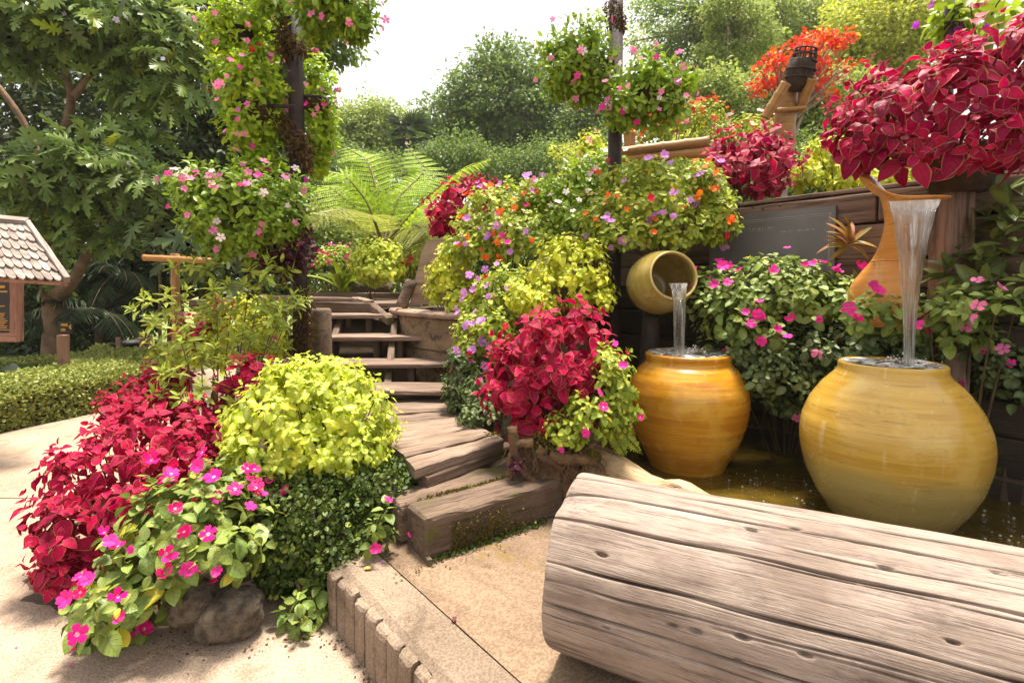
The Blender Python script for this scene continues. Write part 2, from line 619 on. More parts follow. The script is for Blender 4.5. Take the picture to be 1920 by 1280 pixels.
L_dark = leafmat('forest_dark', (.075, .105, .022), (.04, .065, .016), None, None, .3, .45, 0)
L_mid = leafmat('forest_mid', (.19, .26, .05), (.10, .165, .03), None, None, .48, .5, 0)
L_pale = leafmat('forest_pale', (.34, .40, .09), (.22, .29, .055), None, None, .5, .5, 0)
L_yel = leafmat('forest_yellow', (.54, .54, .07), (.36, .42, .05), None, None, .45, .5, 0)
L_fern = leafmat('fern_leaflet', (.44, .58, .02), (.32, .48, .015), None, None, .55, .5, 0)
L_ferndull = leafmat('fern_dull', (.34, .36, .07), (.25, .28, .05), None, None, .45, .5, 0)
L_palm = leafmat('palm_leaflet', (.075, .105, .05), (.05, .08, .03), None, None, .25, .45, 0)
L_purple = leafmat('purple_trailing', (.10, .012, .03), (.05, .008, .02), (.2, .06, .06), None, .2, .5, .3)
L_long = leafmat('strap_leaf', (.16, .20, .045), (.09, .13, .03), None, (.22, .25, .08), .25, .32, .15)
L_brom = leafmat('bromeliad_leaf', (.30, .22, .03), (.34, .10, .03), None, None, .25, .4, .1)
L_nest = leafmat('nest_fern_leaf', (.34, .42, .03), (.26, .36, .025), None, None, .4, .4, .15)
L_flame = leafmat('flame_leaf', (.75, .03, .015), (.70, .12, .02), None, None, .4, .5, 0, (.75, .42, .03))

F_mag = petalmat('petal_magenta', (.80, .010, .20), (.85, .55, .70), .3, .26)
F_pink = petalmat('petal_pink', (.78, .20, .42), (.72, .02, .14), .35, .22)
F_hot = petalmat('petal_hot_pink', (.75, .03, .30), (.55, .0, .1), .3, .2)
F_lil = petalmat('petal_lilac', (.60, .24, .66), (.62, .1, .5), .35, .2)
F_white = petalmat('petal_white', (.82, .68, .68), (.75, .1, .2), .35, .2)
F_red = petalmat('petal_red', (.62, .012, .02), None)
F_org = petalmat('petal_orange', (.85, .13, .015), None)
F_ppl = petalmat('petal_purple', (.45, .04, .55), None)
F_pale = petalmat('petal_pale_violet', (.70, .62, .78), None)

# ------------------------------------------------------------------ leaf and flower templates
def leaf_tpl(width, nL=6, nW=4, fold=.25, droop=.25, kind='ovate', wave=0, seed=0, stalk=.06):
    r = np.random.default_rng(seed)
    us = np.linspace(0, 1, nL + 1)
    if kind == 'ovate':
        prof = (us ** .55) * (1 - us) ** .92 * (1 + .25 * (1 - us))
    elif kind == 'ellip':
        prof = (us ** .7) * (1 - us) ** .85
    elif kind == 'obl':
        prof = (us ** .6) * (1 - us) ** .5
    elif kind == 'strap':
        prof = (us ** .35) * (1 - us) ** .45
    else:
        prof = us ** 1.3 * (1 - us) ** .4
    prof = prof / prof.max() * width / 2
    V, UV = [], []
    ph = r.uniform(0, 6)
    for i, u in enumerate(us):
        for j in range(nW + 1):
            v = -1 + 2 * j / nW
            y = prof[i] * v
            z = fold * abs(y) - droop * u * u + wave * math.sin(u * 13 + ph) * abs(v) * prof[i]
            x = stalk + u * (1 - stalk) - droop * .35 * u * u
            V.append((x, y, z))
            UV.append((u, (v + 1) / 2))
    T = []
    n = nW + 1
    for i in range(nL):
        for j in range(nW):
            a, b, c, d = i * n + j, i * n + j + 1, (i + 1) * n + j + 1, (i + 1) * n + j
            if i > 0:
                T.append((a, b, c) if i < nL - 1 else (a, b, c))
            if i < nL - 1:
                T.append((a, c, d))
    return np.array(V), np.array(T), np.array(UV)


def star_tpl(pts, bend=.2):
    """flat outline leaf fanned from its base-axis point; pts (x,y)"""
    P = np.array(pts, float)
    c = np.array([[.42, 0.]])
    V = np.concatenate([c, P])
    z = -bend * V[:, 0] ** 2 - .15 * np.abs(V[:, 1])
    z[0] += .02
    n = len(P)
    T = [(0, 1 + i, 1 + (i + 1) % n) for i in range(n)]
    uv = np.stack([V[:, 0].clip(0, .95), .5 + V[:, 1] * .4], 1)
    return np.concatenate([V, z[:, None]], 1), np.array(T), uv


def lobed_tpl(bend, seed):
    r = np.random.default_rng(seed)
    half = [(0, .02), (.08, .07), (.10, .20), (.20, .11), (.30, .30), (.38, .10), (.50, .30), (.56, .10), (.70, .22), (.74, .08), (.86, .11), (.90, .04), (1, 0)]
    half = [(x + r.normal() * .015, y * (1 + r.normal() * .08)) for x, y in half]
    pts = half[:-1] + [(1.0, 0)] + [(x, -y) for x, y in reversed(half[:-1])]
    return star_tpl(pts, bend)


def card_tpl(w=.55, bend=.2):
    V = np.array([(0, 0, 0), (.45, -w / 2, .05), (1, 0, -bend), (.45, w / 2, .05)])
    return V, np.array([(0, 1, 2), (0, 2, 3)]), np.array([(0, .5), (.5, 0), (1, .5), (.5, 1)])


def flower_tpl(n=5, w=.62, cup=.12, seed=0, notch=.08, inner=.0):
    """n broad petals round +Z, unit radius"""
    r = np.random.default_rng(seed)
    V, T, UV = [], [], []
    for k in range(n):
        a = 2 * PI * k / n + r.normal() * .08
        L = 1 + r.normal() * .08
        ca, sa = math.cos(a), math.sin(a)
        b = len(V)
        pts = [(.03, 0), (.35, -w * .42), (.75, -w * .62), (.97, -w * .35), (1 - notch, 0), (.97, w * .35), (.75, w * .62), (.35, w * .42), (.55, 0)]
        for i, (x, y) in enumerate(pts):
            z = cup * x * x + .05 * (y if k % 2 else -y) + (.06 if i == 8 else 0) + r.normal() * .025 + .02 * k
            x *= L
            V.append((x * ca - y * sa, x * sa + y * ca, z))
            UV.append((math.hypot(x, y), .5))
        T += [(b + 8, b + i, b + (i + 1) % 8) for i in range(8)]
    return np.array(V), np.array(T), np.array(UV)


TPL = {
    'coleus': [leaf_tpl(.57, 6, 4, f, d, 'ovate', w, s) for f, d, w, s in ((.25, .22, .10, 1), (.4, .38, .14, 2), (.1, .12, .08, 3))],
    'imp': [leaf_tpl(.52, 6, 4, f, d, 'ellip', w, s, .12) for f, d, w, s in ((.3, .2, .08, 1), (.45, .34, .1, 2), (.15, .1, .06, 3))],
    'peri': [leaf_tpl(.40, 5, 2, f, d, 'obl', 0, s, .05) for f, d, s in ((.3, .25, 1), (.45, .5, 2), (.2, .1, 3))],
    'azalea': [leaf_tpl(.30, 5, 2, f, d, 'ellip', 0, s, .03) for f, d, s in ((.3, .1, 1), (.45, .25, 2))],
    'small': [leaf_tpl(.6, 3, 2, .3, .15, 'obl', 0, 1, .02)],
    'strap': [leaf_tpl(.2, 8, 2, .35, d, 'strap', 0, s, .02) for d, s in ((.3, 1), (.7, 2), (.1, 3))],
    'long': [leaf_tpl(.3, 7, 2, .3, d, 'ellip', 0, s, .02) for d, s in ((.2, 1), (.5, 2))],
    'lobed': [lobed_tpl(.25, 1), lobed_tpl(.5, 2), lobed_tpl(.05, 3)],
    'card': [card_tpl(.55, .2), card_tpl(.7, .05)],
    'narrow': [card_tpl(.25, .25), card_tpl(.3, .1)],
    'flower': [flower_tpl(5, .62, .12, 1), flower_tpl(5, .72, .35, 2), flower_tpl(5, .6, .05, 3), flower_tpl(6, .66, .5, 8), flower_tpl(4, .7, .9, 9)],
    'vinca': [flower_tpl(5, .56, .02, 4, .0), flower_tpl(5, .6, .1, 5, .0)],
    'double': [flower_tpl(7, .6, .35, 6), flower_tpl(8, .55, .5, 7)],
}
_tplmesh = {}


def tpl_mesh(kind, i, mat):
    k = (kind, i, mat.name)
    if k not in _tplmesh:
        V, T, UV = TPL[kind][i]
        _tplmesh[k] = mesh_np(kind + '_shape', V, T, UV, None, [mat])
    return _tplmesh[k]


def join_cloud(name, kind, O, X, Y, Z, S, var, rnd, mat):
    Vs, Ts, Us, Rs, n0 = [], [], [], [], 0
    for i, (V, T, UV) in enumerate(TPL[kind]):
        q = np.where(var % len(TPL[kind]) == i)[0]
        if not len(q):
            continue
        P = (V[None, :, 0:1] * X[q][:, None] + V[None, :, 1:2] * Y[q][:, None] + V[None, :, 2:3] * Z[q][:, None]) * S[q][:, None, None] + O[q][:, None]
        m = len(V)
        Vs.append(P.reshape(-1, 3))
        Ts.append((T[None] + (np.arange(len(q)) * m)[:, None, None]).reshape(-1, 3) + n0)
        Us.append(np.tile(UV, (len(q), 1)))
        Rs.append(np.repeat(rnd[q], m))
        n0 += len(q) * m
    return mesh_np(name, np.concatenate(Vs), np.concatenate(Ts), np.concatenate(Us), np.concatenate(Rs), [mat])


CAMP = np.array([0, 0, CAM_H])


def place_cloud(root, part, kind, O, X, Y, Z, S, mat, nobj, facing, rng, rest='foliage'):
    """the nobj best seen pieces become objects of their own, the others one part"""
    n = len(O)
    if n == 0:
        return
    var = rng.integers(0, 30, n)
    rnd = rng.random(n)
    d = np.linalg.norm(O - CAMP, axis=1)
    score = S / d * (.25 + np.clip(facing, 0, 1)) * rng.uniform(.8, 1.2, n)
    order = np.argsort(-score)
    pick, other = order[:nobj], order[nobj:]
    k = len(TPL[kind])
    po, pe = root['_o'], root['_e']
    for i in pick:
        s = S[i]
        x, y, z, o = X[i] * s, Y[i] * s, Z[i] * s, O[i]
        ob = bpy.data.objects.new(part, tpl_mesh(kind, int(var[i] % k), mat))
        COL.objects.link(ob)
        ob.parent = pe
        ob.matrix_basis = Matrix(((x[0], y[0], z[0], o[0] - po.x), (x[1], y[1], z[1], o[1] - po.y), (x[2], y[2], z[2], o[2] - po.z), (0, 0, 0, 1)))
    if len(other):
        link(rest, join_cloud(rest, kind, O[other], X[other], Y[other], Z[other], S[other], var[other], rnd[other], mat), root, kind='stuff')


def basis(dirv, nrm, rng, roll=.35):
    X = unit(dirv)
    Zn = nrm - X * np.sum(nrm * X, axis=1, keepdims=True)
    Zn = unit(Zn + 1e-4)
    Yv = np.cross(Zn, X)
    a = rng.normal(size=(len(X), 1)) * roll
    Y2 = np.cos(a) * Yv + np.sin(a) * Zn
    Z2 = -np.sin(a) * Yv + np.cos(a) * Zn
    return X, Y2, Z2


def B(px, py, Y, rx, rz, ry=None):
    """ellipsoid centred at pixel (px,py), depth Y, radii rx, rz in pixels, depth radius ry in metres"""
    c = W(px, py, Y)
    k = Y / FPX
    return np.array([c.x, c.y, c.z, rx * k, (rx + rz) / 2 * k if ry is None else ry, rz * k])


def sample_blobs(blobs, dens, rng, lump=.14, back=.35, scale=1.0, zmin=None, low=-.55):
    P, Nn = [], []
    for bi, b in enumerate(blobs):
        a, bb, c = b[3:] * scale
        p = 1.6
        area = 4 * PI * (((a * bb) ** p + (a * c) ** p + (bb * c) ** p) / 3) ** (1 / p)
        n = max(6, int(area * dens))
        d = unit(rng.normal(size=(n, 3)))
        # even out for stretched ellipsoids
        R = np.array([a, bb, c])
        wgt = np.linalg.norm(d / R, axis=1) * R.min()
        d = d[rng.random(n) < np.clip(.35 + wgt, 0, 1)]
        f = 1 + lump * vnoise(d * 2.6 + bi * 3.1, bi) + rng.normal(size=len(d)) * .055
        q = b[:3] + d * R * f[:, None]
        nn = unit(d / R)
        keep = nn[:, 2] > low
        tc = unit(CAMP - q)
        face = np.sum(nn * tc, axis=1)
        keep &= (face > -.25) | (rng.random(len(q)) < back)
        if zmin is not None:
            keep &= q[:, 2] > zmin
        for bj, o in enumerate(blobs):
            if bj != bi:
                keep &= np.sum(((q - o[:3]) / (o[3:] * scale)) ** 2, axis=1) > .8
        P.append(q[keep])
        Nn.append(nn[keep])
    return np.concatenate(P), np.concatenate(Nn)


def shoots_to_leaves(P, N, size, K, el0, el1, up, inter, rng, droop=.15, s0=.55, jit=.3, per=2):
    n = len(P)
    A = unit(N * (1 - up) + np.array([0, 0, up]) + rng.normal(size=(n, 3)) * jit * .5)
    t = np.cross(A, np.array([.3, .5, .2]) + rng.normal(size=(n, 3)) * .1)
    t = unit(t)
    b = np.cross(A, t)
    ph = rng.uniform(0, 2 * PI, n)
    O, X, Nr, S, Fn = [], [], [], [], []
    sz = size * rng.uniform(.75, 1.2, n)
    for k in range(K):
        f = k / max(K - 1, 1)
        for s in range(per):
            a = ph + k * PI / per + s * 2 * PI / per + rng.normal(size=n) * .2
            rad = np.cos(a)[:, None] * t + np.sin(a)[:, None] * b
            el = np.radians(el0 + (el1 - el0) * f + rng.normal(size=n) * 12)[:, None]
            d = np.cos(el) * A + np.sin(el) * rad
            nr = np.sin(el) * A - np.cos(el) * rad
            d = d + np.array([0, 0, -droop]) * (.4 + f)
            O.append(P - A * (inter * f * size))
            X.append(d)
            Nr.append(nr)
            S.append(sz * (s0 + (1 - s0) * f) * rng.uniform(.85, 1.15, n))
            Fn.append(N)
    O, X, Nr, S, Fn = map(np.concatenate, (O, X, Nr, S, Fn))
    X, Y, Z = basis(X, Nr, rng, .25)
    return O, X, Y, Z, S, np.sum(Fn * unit(CAMP - O), axis=1)


PRE = {
    'coleus': dict(kind='coleus', K=3, el0=48, el1=108, up=.42, inter=.6, s0=.42, droop=.28, jit=.2, cover=1.0),
    'lime': dict(kind='coleus', K=3, el0=52, el1=110, up=.38, inter=.55, s0=.42, droop=.28, jit=.2, cover=1.05),
    'imp': dict(kind='imp', K=3, el0=55, el1=100, up=.45, inter=.45, s0=.6, droop=.2, cover=1.15),
    'peri': dict(kind='peri', K=4, el0=35, el1=95, up=.35, inter=1.1, s0=.6, droop=.2, cover=1.1),
    'azalea': dict(kind='azalea', K=4, el0=35, el1=90, up=.55, inter=.35, s0=.7, droop=.05, cover=.62),
}


def bush(name, label, cat, blobs, preset, mat, size, nobj=80, flowers=(), group=None, seed=0, zmin=None, base=None, stems=14,
         stem_mat=None, inner=.75, back=.35, lump=.20, low=-.55, cover=1.0, extra=None, core=None, fl_out=.6, root=None, part='leaf'):
    rng = np.random.default_rng(seed + 1000)
    blobs = [np.asarray(b, float) for b in blobs]
    pr = dict(PRE[preset])
    kind = pr.pop('kind')
    dens = pr.pop('cover') * cover / size ** 2
    low_z = min(b[2] - b[5] for b in blobs)
    cx = np.mean([b[0] for b in blobs])
    cyy = np.mean([b[1] for b in blobs])
    if base is None:
        base = (cx, cyy, low_z if zmin is None else zmin)
    t = root or thing(name, label, cat, base, group)
    P, N = sample_blobs(blobs, dens, rng, lump, back, 1.0, zmin, low)
    arr = shoots_to_leaves(P, N, size, rng=rng, **pr)
    O, X, Y, Z, S, Fc = arr
    place_cloud(t, part, kind, O, X, Y, Z, S, mat, nobj, Fc, rng)
    if inner:
        for sc_, dn in ((inner, .6), (inner * .68, .35)):
            P2, N2 = sample_blobs(blobs, dens * dn, rng, lump, back, sc_, zmin, low)
            pr2 = dict(pr)
            pr2['K'] = 2
            O, X, Y, Z, S, Fc = shoots_to_leaves(P2, N2, size, rng=rng, **pr2)
            place_cloud(t, part, kind, O, X, Y, Z, S, mat, 0, Fc, rng, 'inner_foliage')
    if stems:
        mb = MB()
        idx = rng.choice(len(P), min(stems, len(P)), replace=False)
        bz = base[2]
        for i in idx:
            e = P[i] - N[i] * size * .3
            s = np.array([base[0] + (e[0] - base[0]) * .25, base[1] + (e[1] - base[1]) * .25, bz])
            mid = s * .45 + e * .55 + np.array([0, 0, .1 * abs(e[2] - bz)]) + rng.normal(size=3) * .02
            q = [s * (1 - u) ** 2 + 2 * mid * u * (1 - u) + e * u * u for u in np.linspace(0, 1, 6)]
            mb.tube(q, np.linspace(.0055, .0022, 6) * (size / .08) ** .5, 5, False)
        link('stem', mb.mesh('stem', stem_mat or M_stem, True), t, kind='stuff')
    for (fk, fmat, fn, fs, fup) in flowers:
        face = np.sum(N * unit(CAMP - P), axis=1)
        prob = np.clip(face + .25, .02, 1) * (1 + fup * N[:, 2]).clip(.05)
        m = min(fn, len(P))
        idx = rng.choice(len(P), m, replace=False, p=prob / prob.sum())
        o = P[idx] + N[idx] * size * fl_out + rng.normal(size=(m, 3)) * size * .2
        ax = unit(N[idx] * .6 + unit(CAMP - o) * .4 + np.array([0, 0, .3]) + rng.normal(size=(m, 3)) * .38)
        xd = np.cross(ax, rng.normal(size=(m, 3)))
        Xf = unit(xd)
        Yf = np.cross(ax, Xf)
        Sf = fs * rng.uniform(.5, .88, m)
        place_cloud(t, 'flower', fk, o, Xf, Yf, ax, Sf, fmat, m, np.ones(m), rng, 'flower')
    return t


def cluster_cloud(blobs, n, cr, m, size, rng, shell=.5, flat=.6, lump=.2, upn=.6):
    """leaf clumps spread through ellipsoids"""
    vol = np.array([b[3] * b[4] * b[5] for b in blobs]) ** .7
    cnt = (vol / vol.sum() * n).astype(int) + 1
    C, R = [], []
    for bi, (b, k) in enumerate(zip(blobs, cnt)):
        d = unit(rng.normal(size=(k, 3)))
        rad = (shell ** 3 + (1 - shell ** 3) * rng.random(k)) ** (1 / 3)
        rad = rad * (1 + lump * vnoise(d * 3 + bi, bi + 5))
        C.append(b[:3] + d * b[3:] * rad[:, None])
        R.append(d)
    C, R = np.concatenate(C), np.concatenate(R)
    k = len(C)
    cs = cr * rng.uniform(.6, 1.4, k)
    off = unit(rng.normal(size=(k, m, 3))) * (rng.random((k, m, 1)) ** .4) * cs[:, None, None]
    off[..., 2] *= flat
    O = (C[:, None] + off).reshape(-1, 3)
    out = unit(off.reshape(-1, 3) + np.repeat(R, m, 0) * cr * .6)
    nr = unit(out * .6 + np.array([0, 0, upn]) + rng.normal(size=(k * m, 3)) * .45)
    d = out + rng.normal(size=(k * m, 3)) * .6 + np.array([0, 0, -.35])
    X, Y, Z = basis(d, nr, rng, .4)
    S = size * rng.uniform(.6, 1.25, k * m)
    Fc = np.sum(np.repeat(R, m, 0) * unit(CAMP - O), axis=1)
    return O, X, Y, Z, S, Fc


def tree(name, label, limbs, blobs, mat, kind='card', size=.2, n=300, cr=.6, m=40, nobj=0, bark=None, group=None, seed=0, shell=.45, flat=.6,
         cat='tree', base=None, flowers=(), part='leaf', upn=.6, twigs=0):
    rng = np.random.default_rng(seed + 5000)
    blobs = [np.asarray(b, float) for b in blobs]
    base = base or tuple(limbs[0][0][0])
    t = thing(name, label, cat, base, group)
    if limbs:
        mb = MB()
        pts, rad = limbs[0]
        mb.tube(smooth_path(pts), np.interp(np.linspace(0, 1, 13), np.linspace(0, 1, len(rad)), rad), 9, True, .06, rng)
        link('trunk', mb.mesh('trunk', bark or M_bark, True), t)
        for pts, rad in limbs[1:]:
            mb = MB()
            mb.tube(smooth_path(pts), np.interp(np.linspace(0, 1, 13), np.linspace(0, 1, len(rad)), rad), 7, True, .06, rng)
            link('limb', mb.mesh('limb', bark or M_bark, True), t)
    O, X, Y, Z, S, Fc = cluster_cloud(blobs, n, cr, m, size, rng, shell, flat, upn=upn)
    place_cloud(t, part, kind, O, X, Y, Z, S, mat, nobj, Fc, rng, 'crown')
    if twigs:
        mb = MB()
        top = np.array(limbs[0][0][-1])
        for i in rng.choice(len(O), twigs, replace=False):
            e = O[i]
            q = [top * (1 - u) + e * u + np.array([0, 0, .12 * np.linalg.norm(e - top) * u * (1 - u)]) for u in np.linspace(0, 1, 5)]
            mb.tube(q, np.linspace(limbs[0][1][-1] * .5, .01, 5), 5, False)
        link('branch', mb.mesh('branch', bark or M_bark, True), t, kind='stuff')
    for (fk, fmat, fn, fs) in flowers:
        i = rng.choice(len(O), fn, replace=False, p=np.clip(Fc, .05, 1) / np.clip(Fc, .05, 1).sum())
        ax = unit(unit(CAMP - O[i]) + rng.normal(size=(fn, 3)) * .5)
        Xf = unit(np.cross(ax, rng.normal(size=(fn, 3))))
        place_cloud(t, 'flower', fk, O[i] + ax * size * .3, Xf, np.cross(ax, Xf), ax, fs * rng.uniform(.7, 1.2, fn), fmat, fn, np.ones(fn), rng, 'flower')
    return t


def smooth_path(pts, n=13):
    P = np.asarray([tuple(p) for p in pts], float)
    if len(P) == 2:
        P = np.array([P[0], P[0] * .5 + P[1] * .5, P[1]])
    t = np.linspace(0, 1, len(P))
    u = np.linspace(0, 1, n)
    Q = np.stack([np.interp(u, t, P[:, k]) for k in range(3)], 1)
    for _ in range(2):
        Q[1:-1] = Q[1:-1] * .5 + (Q[:-2] + Q[2:]) * .25
    return Q


def pixpath(pp, Y):
    return [W(x, y, Y if np.isscalar(Y) else Y[i]) for i, (x, y) in enumerate(pp)]

# ================================================================== the setting
WALL_P, WALL_D = np.array([1.426, 3.26]), np.array([.65, -.76])     # retaining wall line
WALL_N = np.array([.76, .65])


def hgt(x, y):
    x, y = np.asarray(x, float), np.asarray(y, float)
    h = np.zeros(np.broadcast(x, y).shape) - .012
    left = .20 * np.exp(-((x + 1.35) / .55) ** 2 - ((y - 3.1) / .8) ** 2)
    stair = .93 * sst(3.4, 4.7, y) * sst(-2.6, -1.7, x)
    mid = 1.45 * sst(2.2, 3.6, y) * sst(-.9, .35, x) * (1 - sst(.42, .62, x))
    sd = (x - WALL_P[0]) * WALL_N[0] + (y - WALL_P[1]) * WALL_N[1]
    behind = 1.64 * sst(-.02, .08, sd) * sst(.3, .6, x) + 0 * y
    pond = -.10 * sst(.3, .6, x) * (1 - sst(-.05, .0, sd))
    r = np.maximum(np.maximum(left, stair), np.maximum(mid, behind))
    far = sst(6, 12, y)
    r = r * (1 - far * .25 * sst(0, 1, x))
    return h + r + pond + .085 * np.clip(y - 9, 0, 60) * sst(-6, -1, x)


xs = np.unique(np.concatenate([np.linspace(-2.8, 3.6, 130), np.sign(np.linspace(-1, 1, 61)) * np.abs(np.linspace(-1, 1, 61)) ** 3 * 320]))
ys = np.unique(np.concatenate([np.linspace(1.2, 6, 100), np.linspace(6, 20, 30), np.linspace(20, 420, 25), np.linspace(-40, 1.2, 16)]))
gx, gy = np.meshgrid(xs, ys)
gz = hgt(gx, gy) + .02 * vnoise(np.stack([gx * 6, gy * 6, gx * 0], -1), 3) * ((gy > 1.9) & (np.abs(gx) < 30))
gz = np.where((gx < -2.3) & (gy < 12), -.015, gz)
nxg = len(xs)
idx = np.arange(len(ys) - 1)[:, None] * nxg + np.arange(nxg - 1)[None]
quads = np.stack([idx, idx + 1, idx + 1 + nxg, idx + nxg], -1).reshape(-1, 4)
single('ground', None, None, mesh_np('ground', np.stack([gx, gy, gz], -1).reshape(-1, 3), quads, mats=[M_ground]), kind='structure')


def slab(polys, z0, z1, mat, parent, name='slab'):
    for poly in polys:
        mb = MB()
        mb.prism(poly, z0, z1)
        link(name, mb.mesh(name, mat), parent)


def struct(name, label=None):
    e = bpy.data.objects.new(name, None)
    COL.objects.link(e)
    e['kind'] = 'structure'
    if label:
        e['label'] = label
    return {'_e': e, '_o': Vector((0, 0, 0))}


path = struct('path')
slab([[(-9, -3), (.9, -3), (.9, .2), (-.64, 1.84), (-1.15, 2.2), (-1.5, 2.845), (-9, 2.845)],
      [(-9, 2.856), (-1.55, 2.856), (-2.1, 3.6), (-2.6, 5.2), (-2.9, 8), (-4.4, 8), (-4.35, 6.6), (-4.0, 5.6), (-3.95, 4.8), (-4.2, 4.0), (-5.2, 3.3), (-9, 3.0)]],
     -.12, .0, M_path, path)

# platform beside the pond
platform = struct('pond_platform')
CD, CN = Vector((.643, -.766, 0)), Vector((.766, .643, 0))
C0 = Vector((-.66, 1.79, 0))                                        # far end of the kerb, outer top edge
e1, e2 = C0 + CN * .182 - CD * .06, C0 + CN * .182 + CD * 3.0
slab([[(e2.x, e2.y), (4.2, -1.2), (4.2, 1.3), (1.2, 1.9), (.42, 2.35), (-.38, 2.2), (e1.x, e1.y)]], -.1, .197, M_platform, platform)

# kerb with a face of upright concrete palings
kerb = struct('kerb')
mb = MB()
k0, k1, k2, k3 = C0 + CN * .03, C0 + CD * 2.6 + CN * .03, C0 + CD * 2.6 + CN * .175, C0 + CN * .175
rngk = np.random.default_rng(4)
n = 40
top = []
for i in range(n + 1):
    u = i / n
    a, b = k0.lerp(k1, u), k3.lerp(k2, u)
    j = rngk.normal(size=4) * .002
    top.append([(a.x, a.y, .0), (a.x + j[0], a.y, .185 + j[1]), (a.x + CN.x * .02, a.y + CN.y * .02, .2 + j[1]), (b.x, b.y, .2 + j[2]), (b.x + j[3], b.y + j[3], .192), (b.x, b.y, .0)])
V = np.array(top).reshape(-1, 3)
F = [(i * 6 + k, (i + 1) * 6 + k, (i + 1) * 6 + k + 1, i * 6 + k + 1) for i in range(n) for k in range(5)]
F += [tuple(range(6)), tuple(n * 6 + k for k in range(5, -1, -1))]
mb.add(V, F)
link('kerb_top', mb.mesh('kerb_top', M_curb), kerb)
s = .0
i = 0
while s < 1.5:
    wd = rngk.uniform(.05, .075)
    gap = rngk.choice([.003, .005, .014])
    mb = MB()
    hh = .186 + rngk.normal() * .004
    dp = rngk.uniform(.029, .034)
    prof = [(0, .0), (dp, .0), (dp, hh - .022), (dp * .93, hh - .009), (dp * .7, hh - .002), (-.002, hh)]
    rows = []
    for t in (0, .12, .5, .88, 1):
        ins = .006 if t in (0, 1) else (.001 if t in (.12, .88) else 0)
        for (d, z) in prof:
            q = C0 + CD * (s + t * wd) + CN * (.03 - max(d - ins, 0) + rngk.normal() * .0012)
            rows.append((q.x, q.y, z + rngk.normal() * .001))
    m = len(prof)
    F = [(a * m + b, a * m + b + 1, (a + 1) * m + b + 1, (a + 1) * m + b) for a in range(4) for b in range(m - 1)]
    F += [tuple(range(m - 1, -1, -1)), tuple(4 * m + b for b in range(m))]
    mb.add(rows, F)
    link('paling', mb.mesh('paling', M_curb), kerb)
    s += wd + gap

# pond
m, nt, p = mk('pond_water')
oc = coords(nt, 'Object')
a = noise(nt, oc, 2.0, 3, .6, .8)
nt.links.new(mixc(nt, step(nt, a, .35, .65), (.050, .034, .006), (.10, .062, .008)), p.inputs['Base Color'])
p.inputs['Roughness'].default_value = .06
p.inputs['Specular IOR Level'].default_value = .5
rp = mth(nt, 'ADD', noise(nt, oc, 9, 3, .5, 1.2), mth(nt, 'MULTIPLY', noise(nt, oc, 34, 2, .5, .6), .35))
bump(nt, p, rp, .5, .05)
M_water = m
mb = MB()
poly = [(.30, 1.42), (.95, 1.06), (2.2, .35), (3.6, .3), (3.9, .6), (2.9, 1.6), (1.55, 3.2), (.80, 4.05), (.62, 3.6), (.5, 2.6), (.44, 2.1)]
mb.add([(x, y, .22) for x, y in poly], [tuple(range(len(poly)))])
single('pond_water', None, None, mb.mesh('pond_water', M_water), kind='structure')
# bubbles and drops on the surface
m, nt, p = mk('bubble')
p.inputs['Base Color'].default_value = (.9, .9, .88, 1)
p.inputs['Roughness'].default_value = .08
p.inputs['Transmission Weight'].default_value = .6
M_bub = m
rb = np.random.default_rng(8)
mb = MB()
for i in range(95):
    if i < 60:
        q = G(rb.uniform(1330, 1530), rb.uniform(880, 985), .22)
    else:
        q = G(rb.uniform(1840, 1960), rb.uniform(900, 1040), .22)
    r = rb.uniform(.0015, .0055)
    mb.lathe([(0.0001, r * 1.0), (r * .7, r * .75), (r, r * .1), (r * .9, -r * .3)], 8, Matrix.Translation(q))
single('bubbles', 'white bubbles and droplets on the brown pond water', 'bubbles', mb.mesh('bubbles', M_bub, True), kind='stuff')

# ------------------------------------------------------------------ retaining wall
wt = thing('retaining_wall', 'dark weathered timber retaining wall behind the pond', 'wall', (WALL_P[0], WALL_P[1], 0))
z = .0
i = 0
while z < 1.70:
    h = (.17, .15, .19)[i % 3] if z < 1.4 else min(.165, 1.725 - z)
    for (s0, s1) in (((-1.35, -.32), (-.31, .74), (.75, 1.9)) if i % 2 else ((-1.35, .02), (.03, 1.9))):
        a = WALL_P + WALL_D * s0 + WALL_N * .06
        b = WALL_P + WALL_D * s1 + WALL_N * .06
        M, L = frame_x((a[0], a[1], z + h / 2), (b[0], b[1], z + h / 2))
        link('timber', timber_mesh('timber', L, .12 + .012 * (i % 2), h - .008, M_wallwood if z > 1.1 else M_shadewood, 40 + i * 3 + int(s0 * 10), .01, .004, 9), wt, M)  # lower timbers coloured dark for the shade behind the jars
    z += h
    i += 1
for (s0, zz) in ((.1, 1.68), (.26, 1.675), (.16, 1.665)):
    q = WALL_P + WALL_D * s0 - WALL_N * .006
    M, L = frame_x((q[0], q[1], zz), (q[0] - WALL_N[0] * .012, q[1] - WALL_N[1] * .012, zz))
    mb = MB()
    mb.lathe([(.0001, .004), (.008, .002), (.009, -.006)], 10, M @ Matrix.Rotation(PI / 2, 4, 'Y'))
    link('bolt', mb.mesh('bolt', M_post, True), wt)

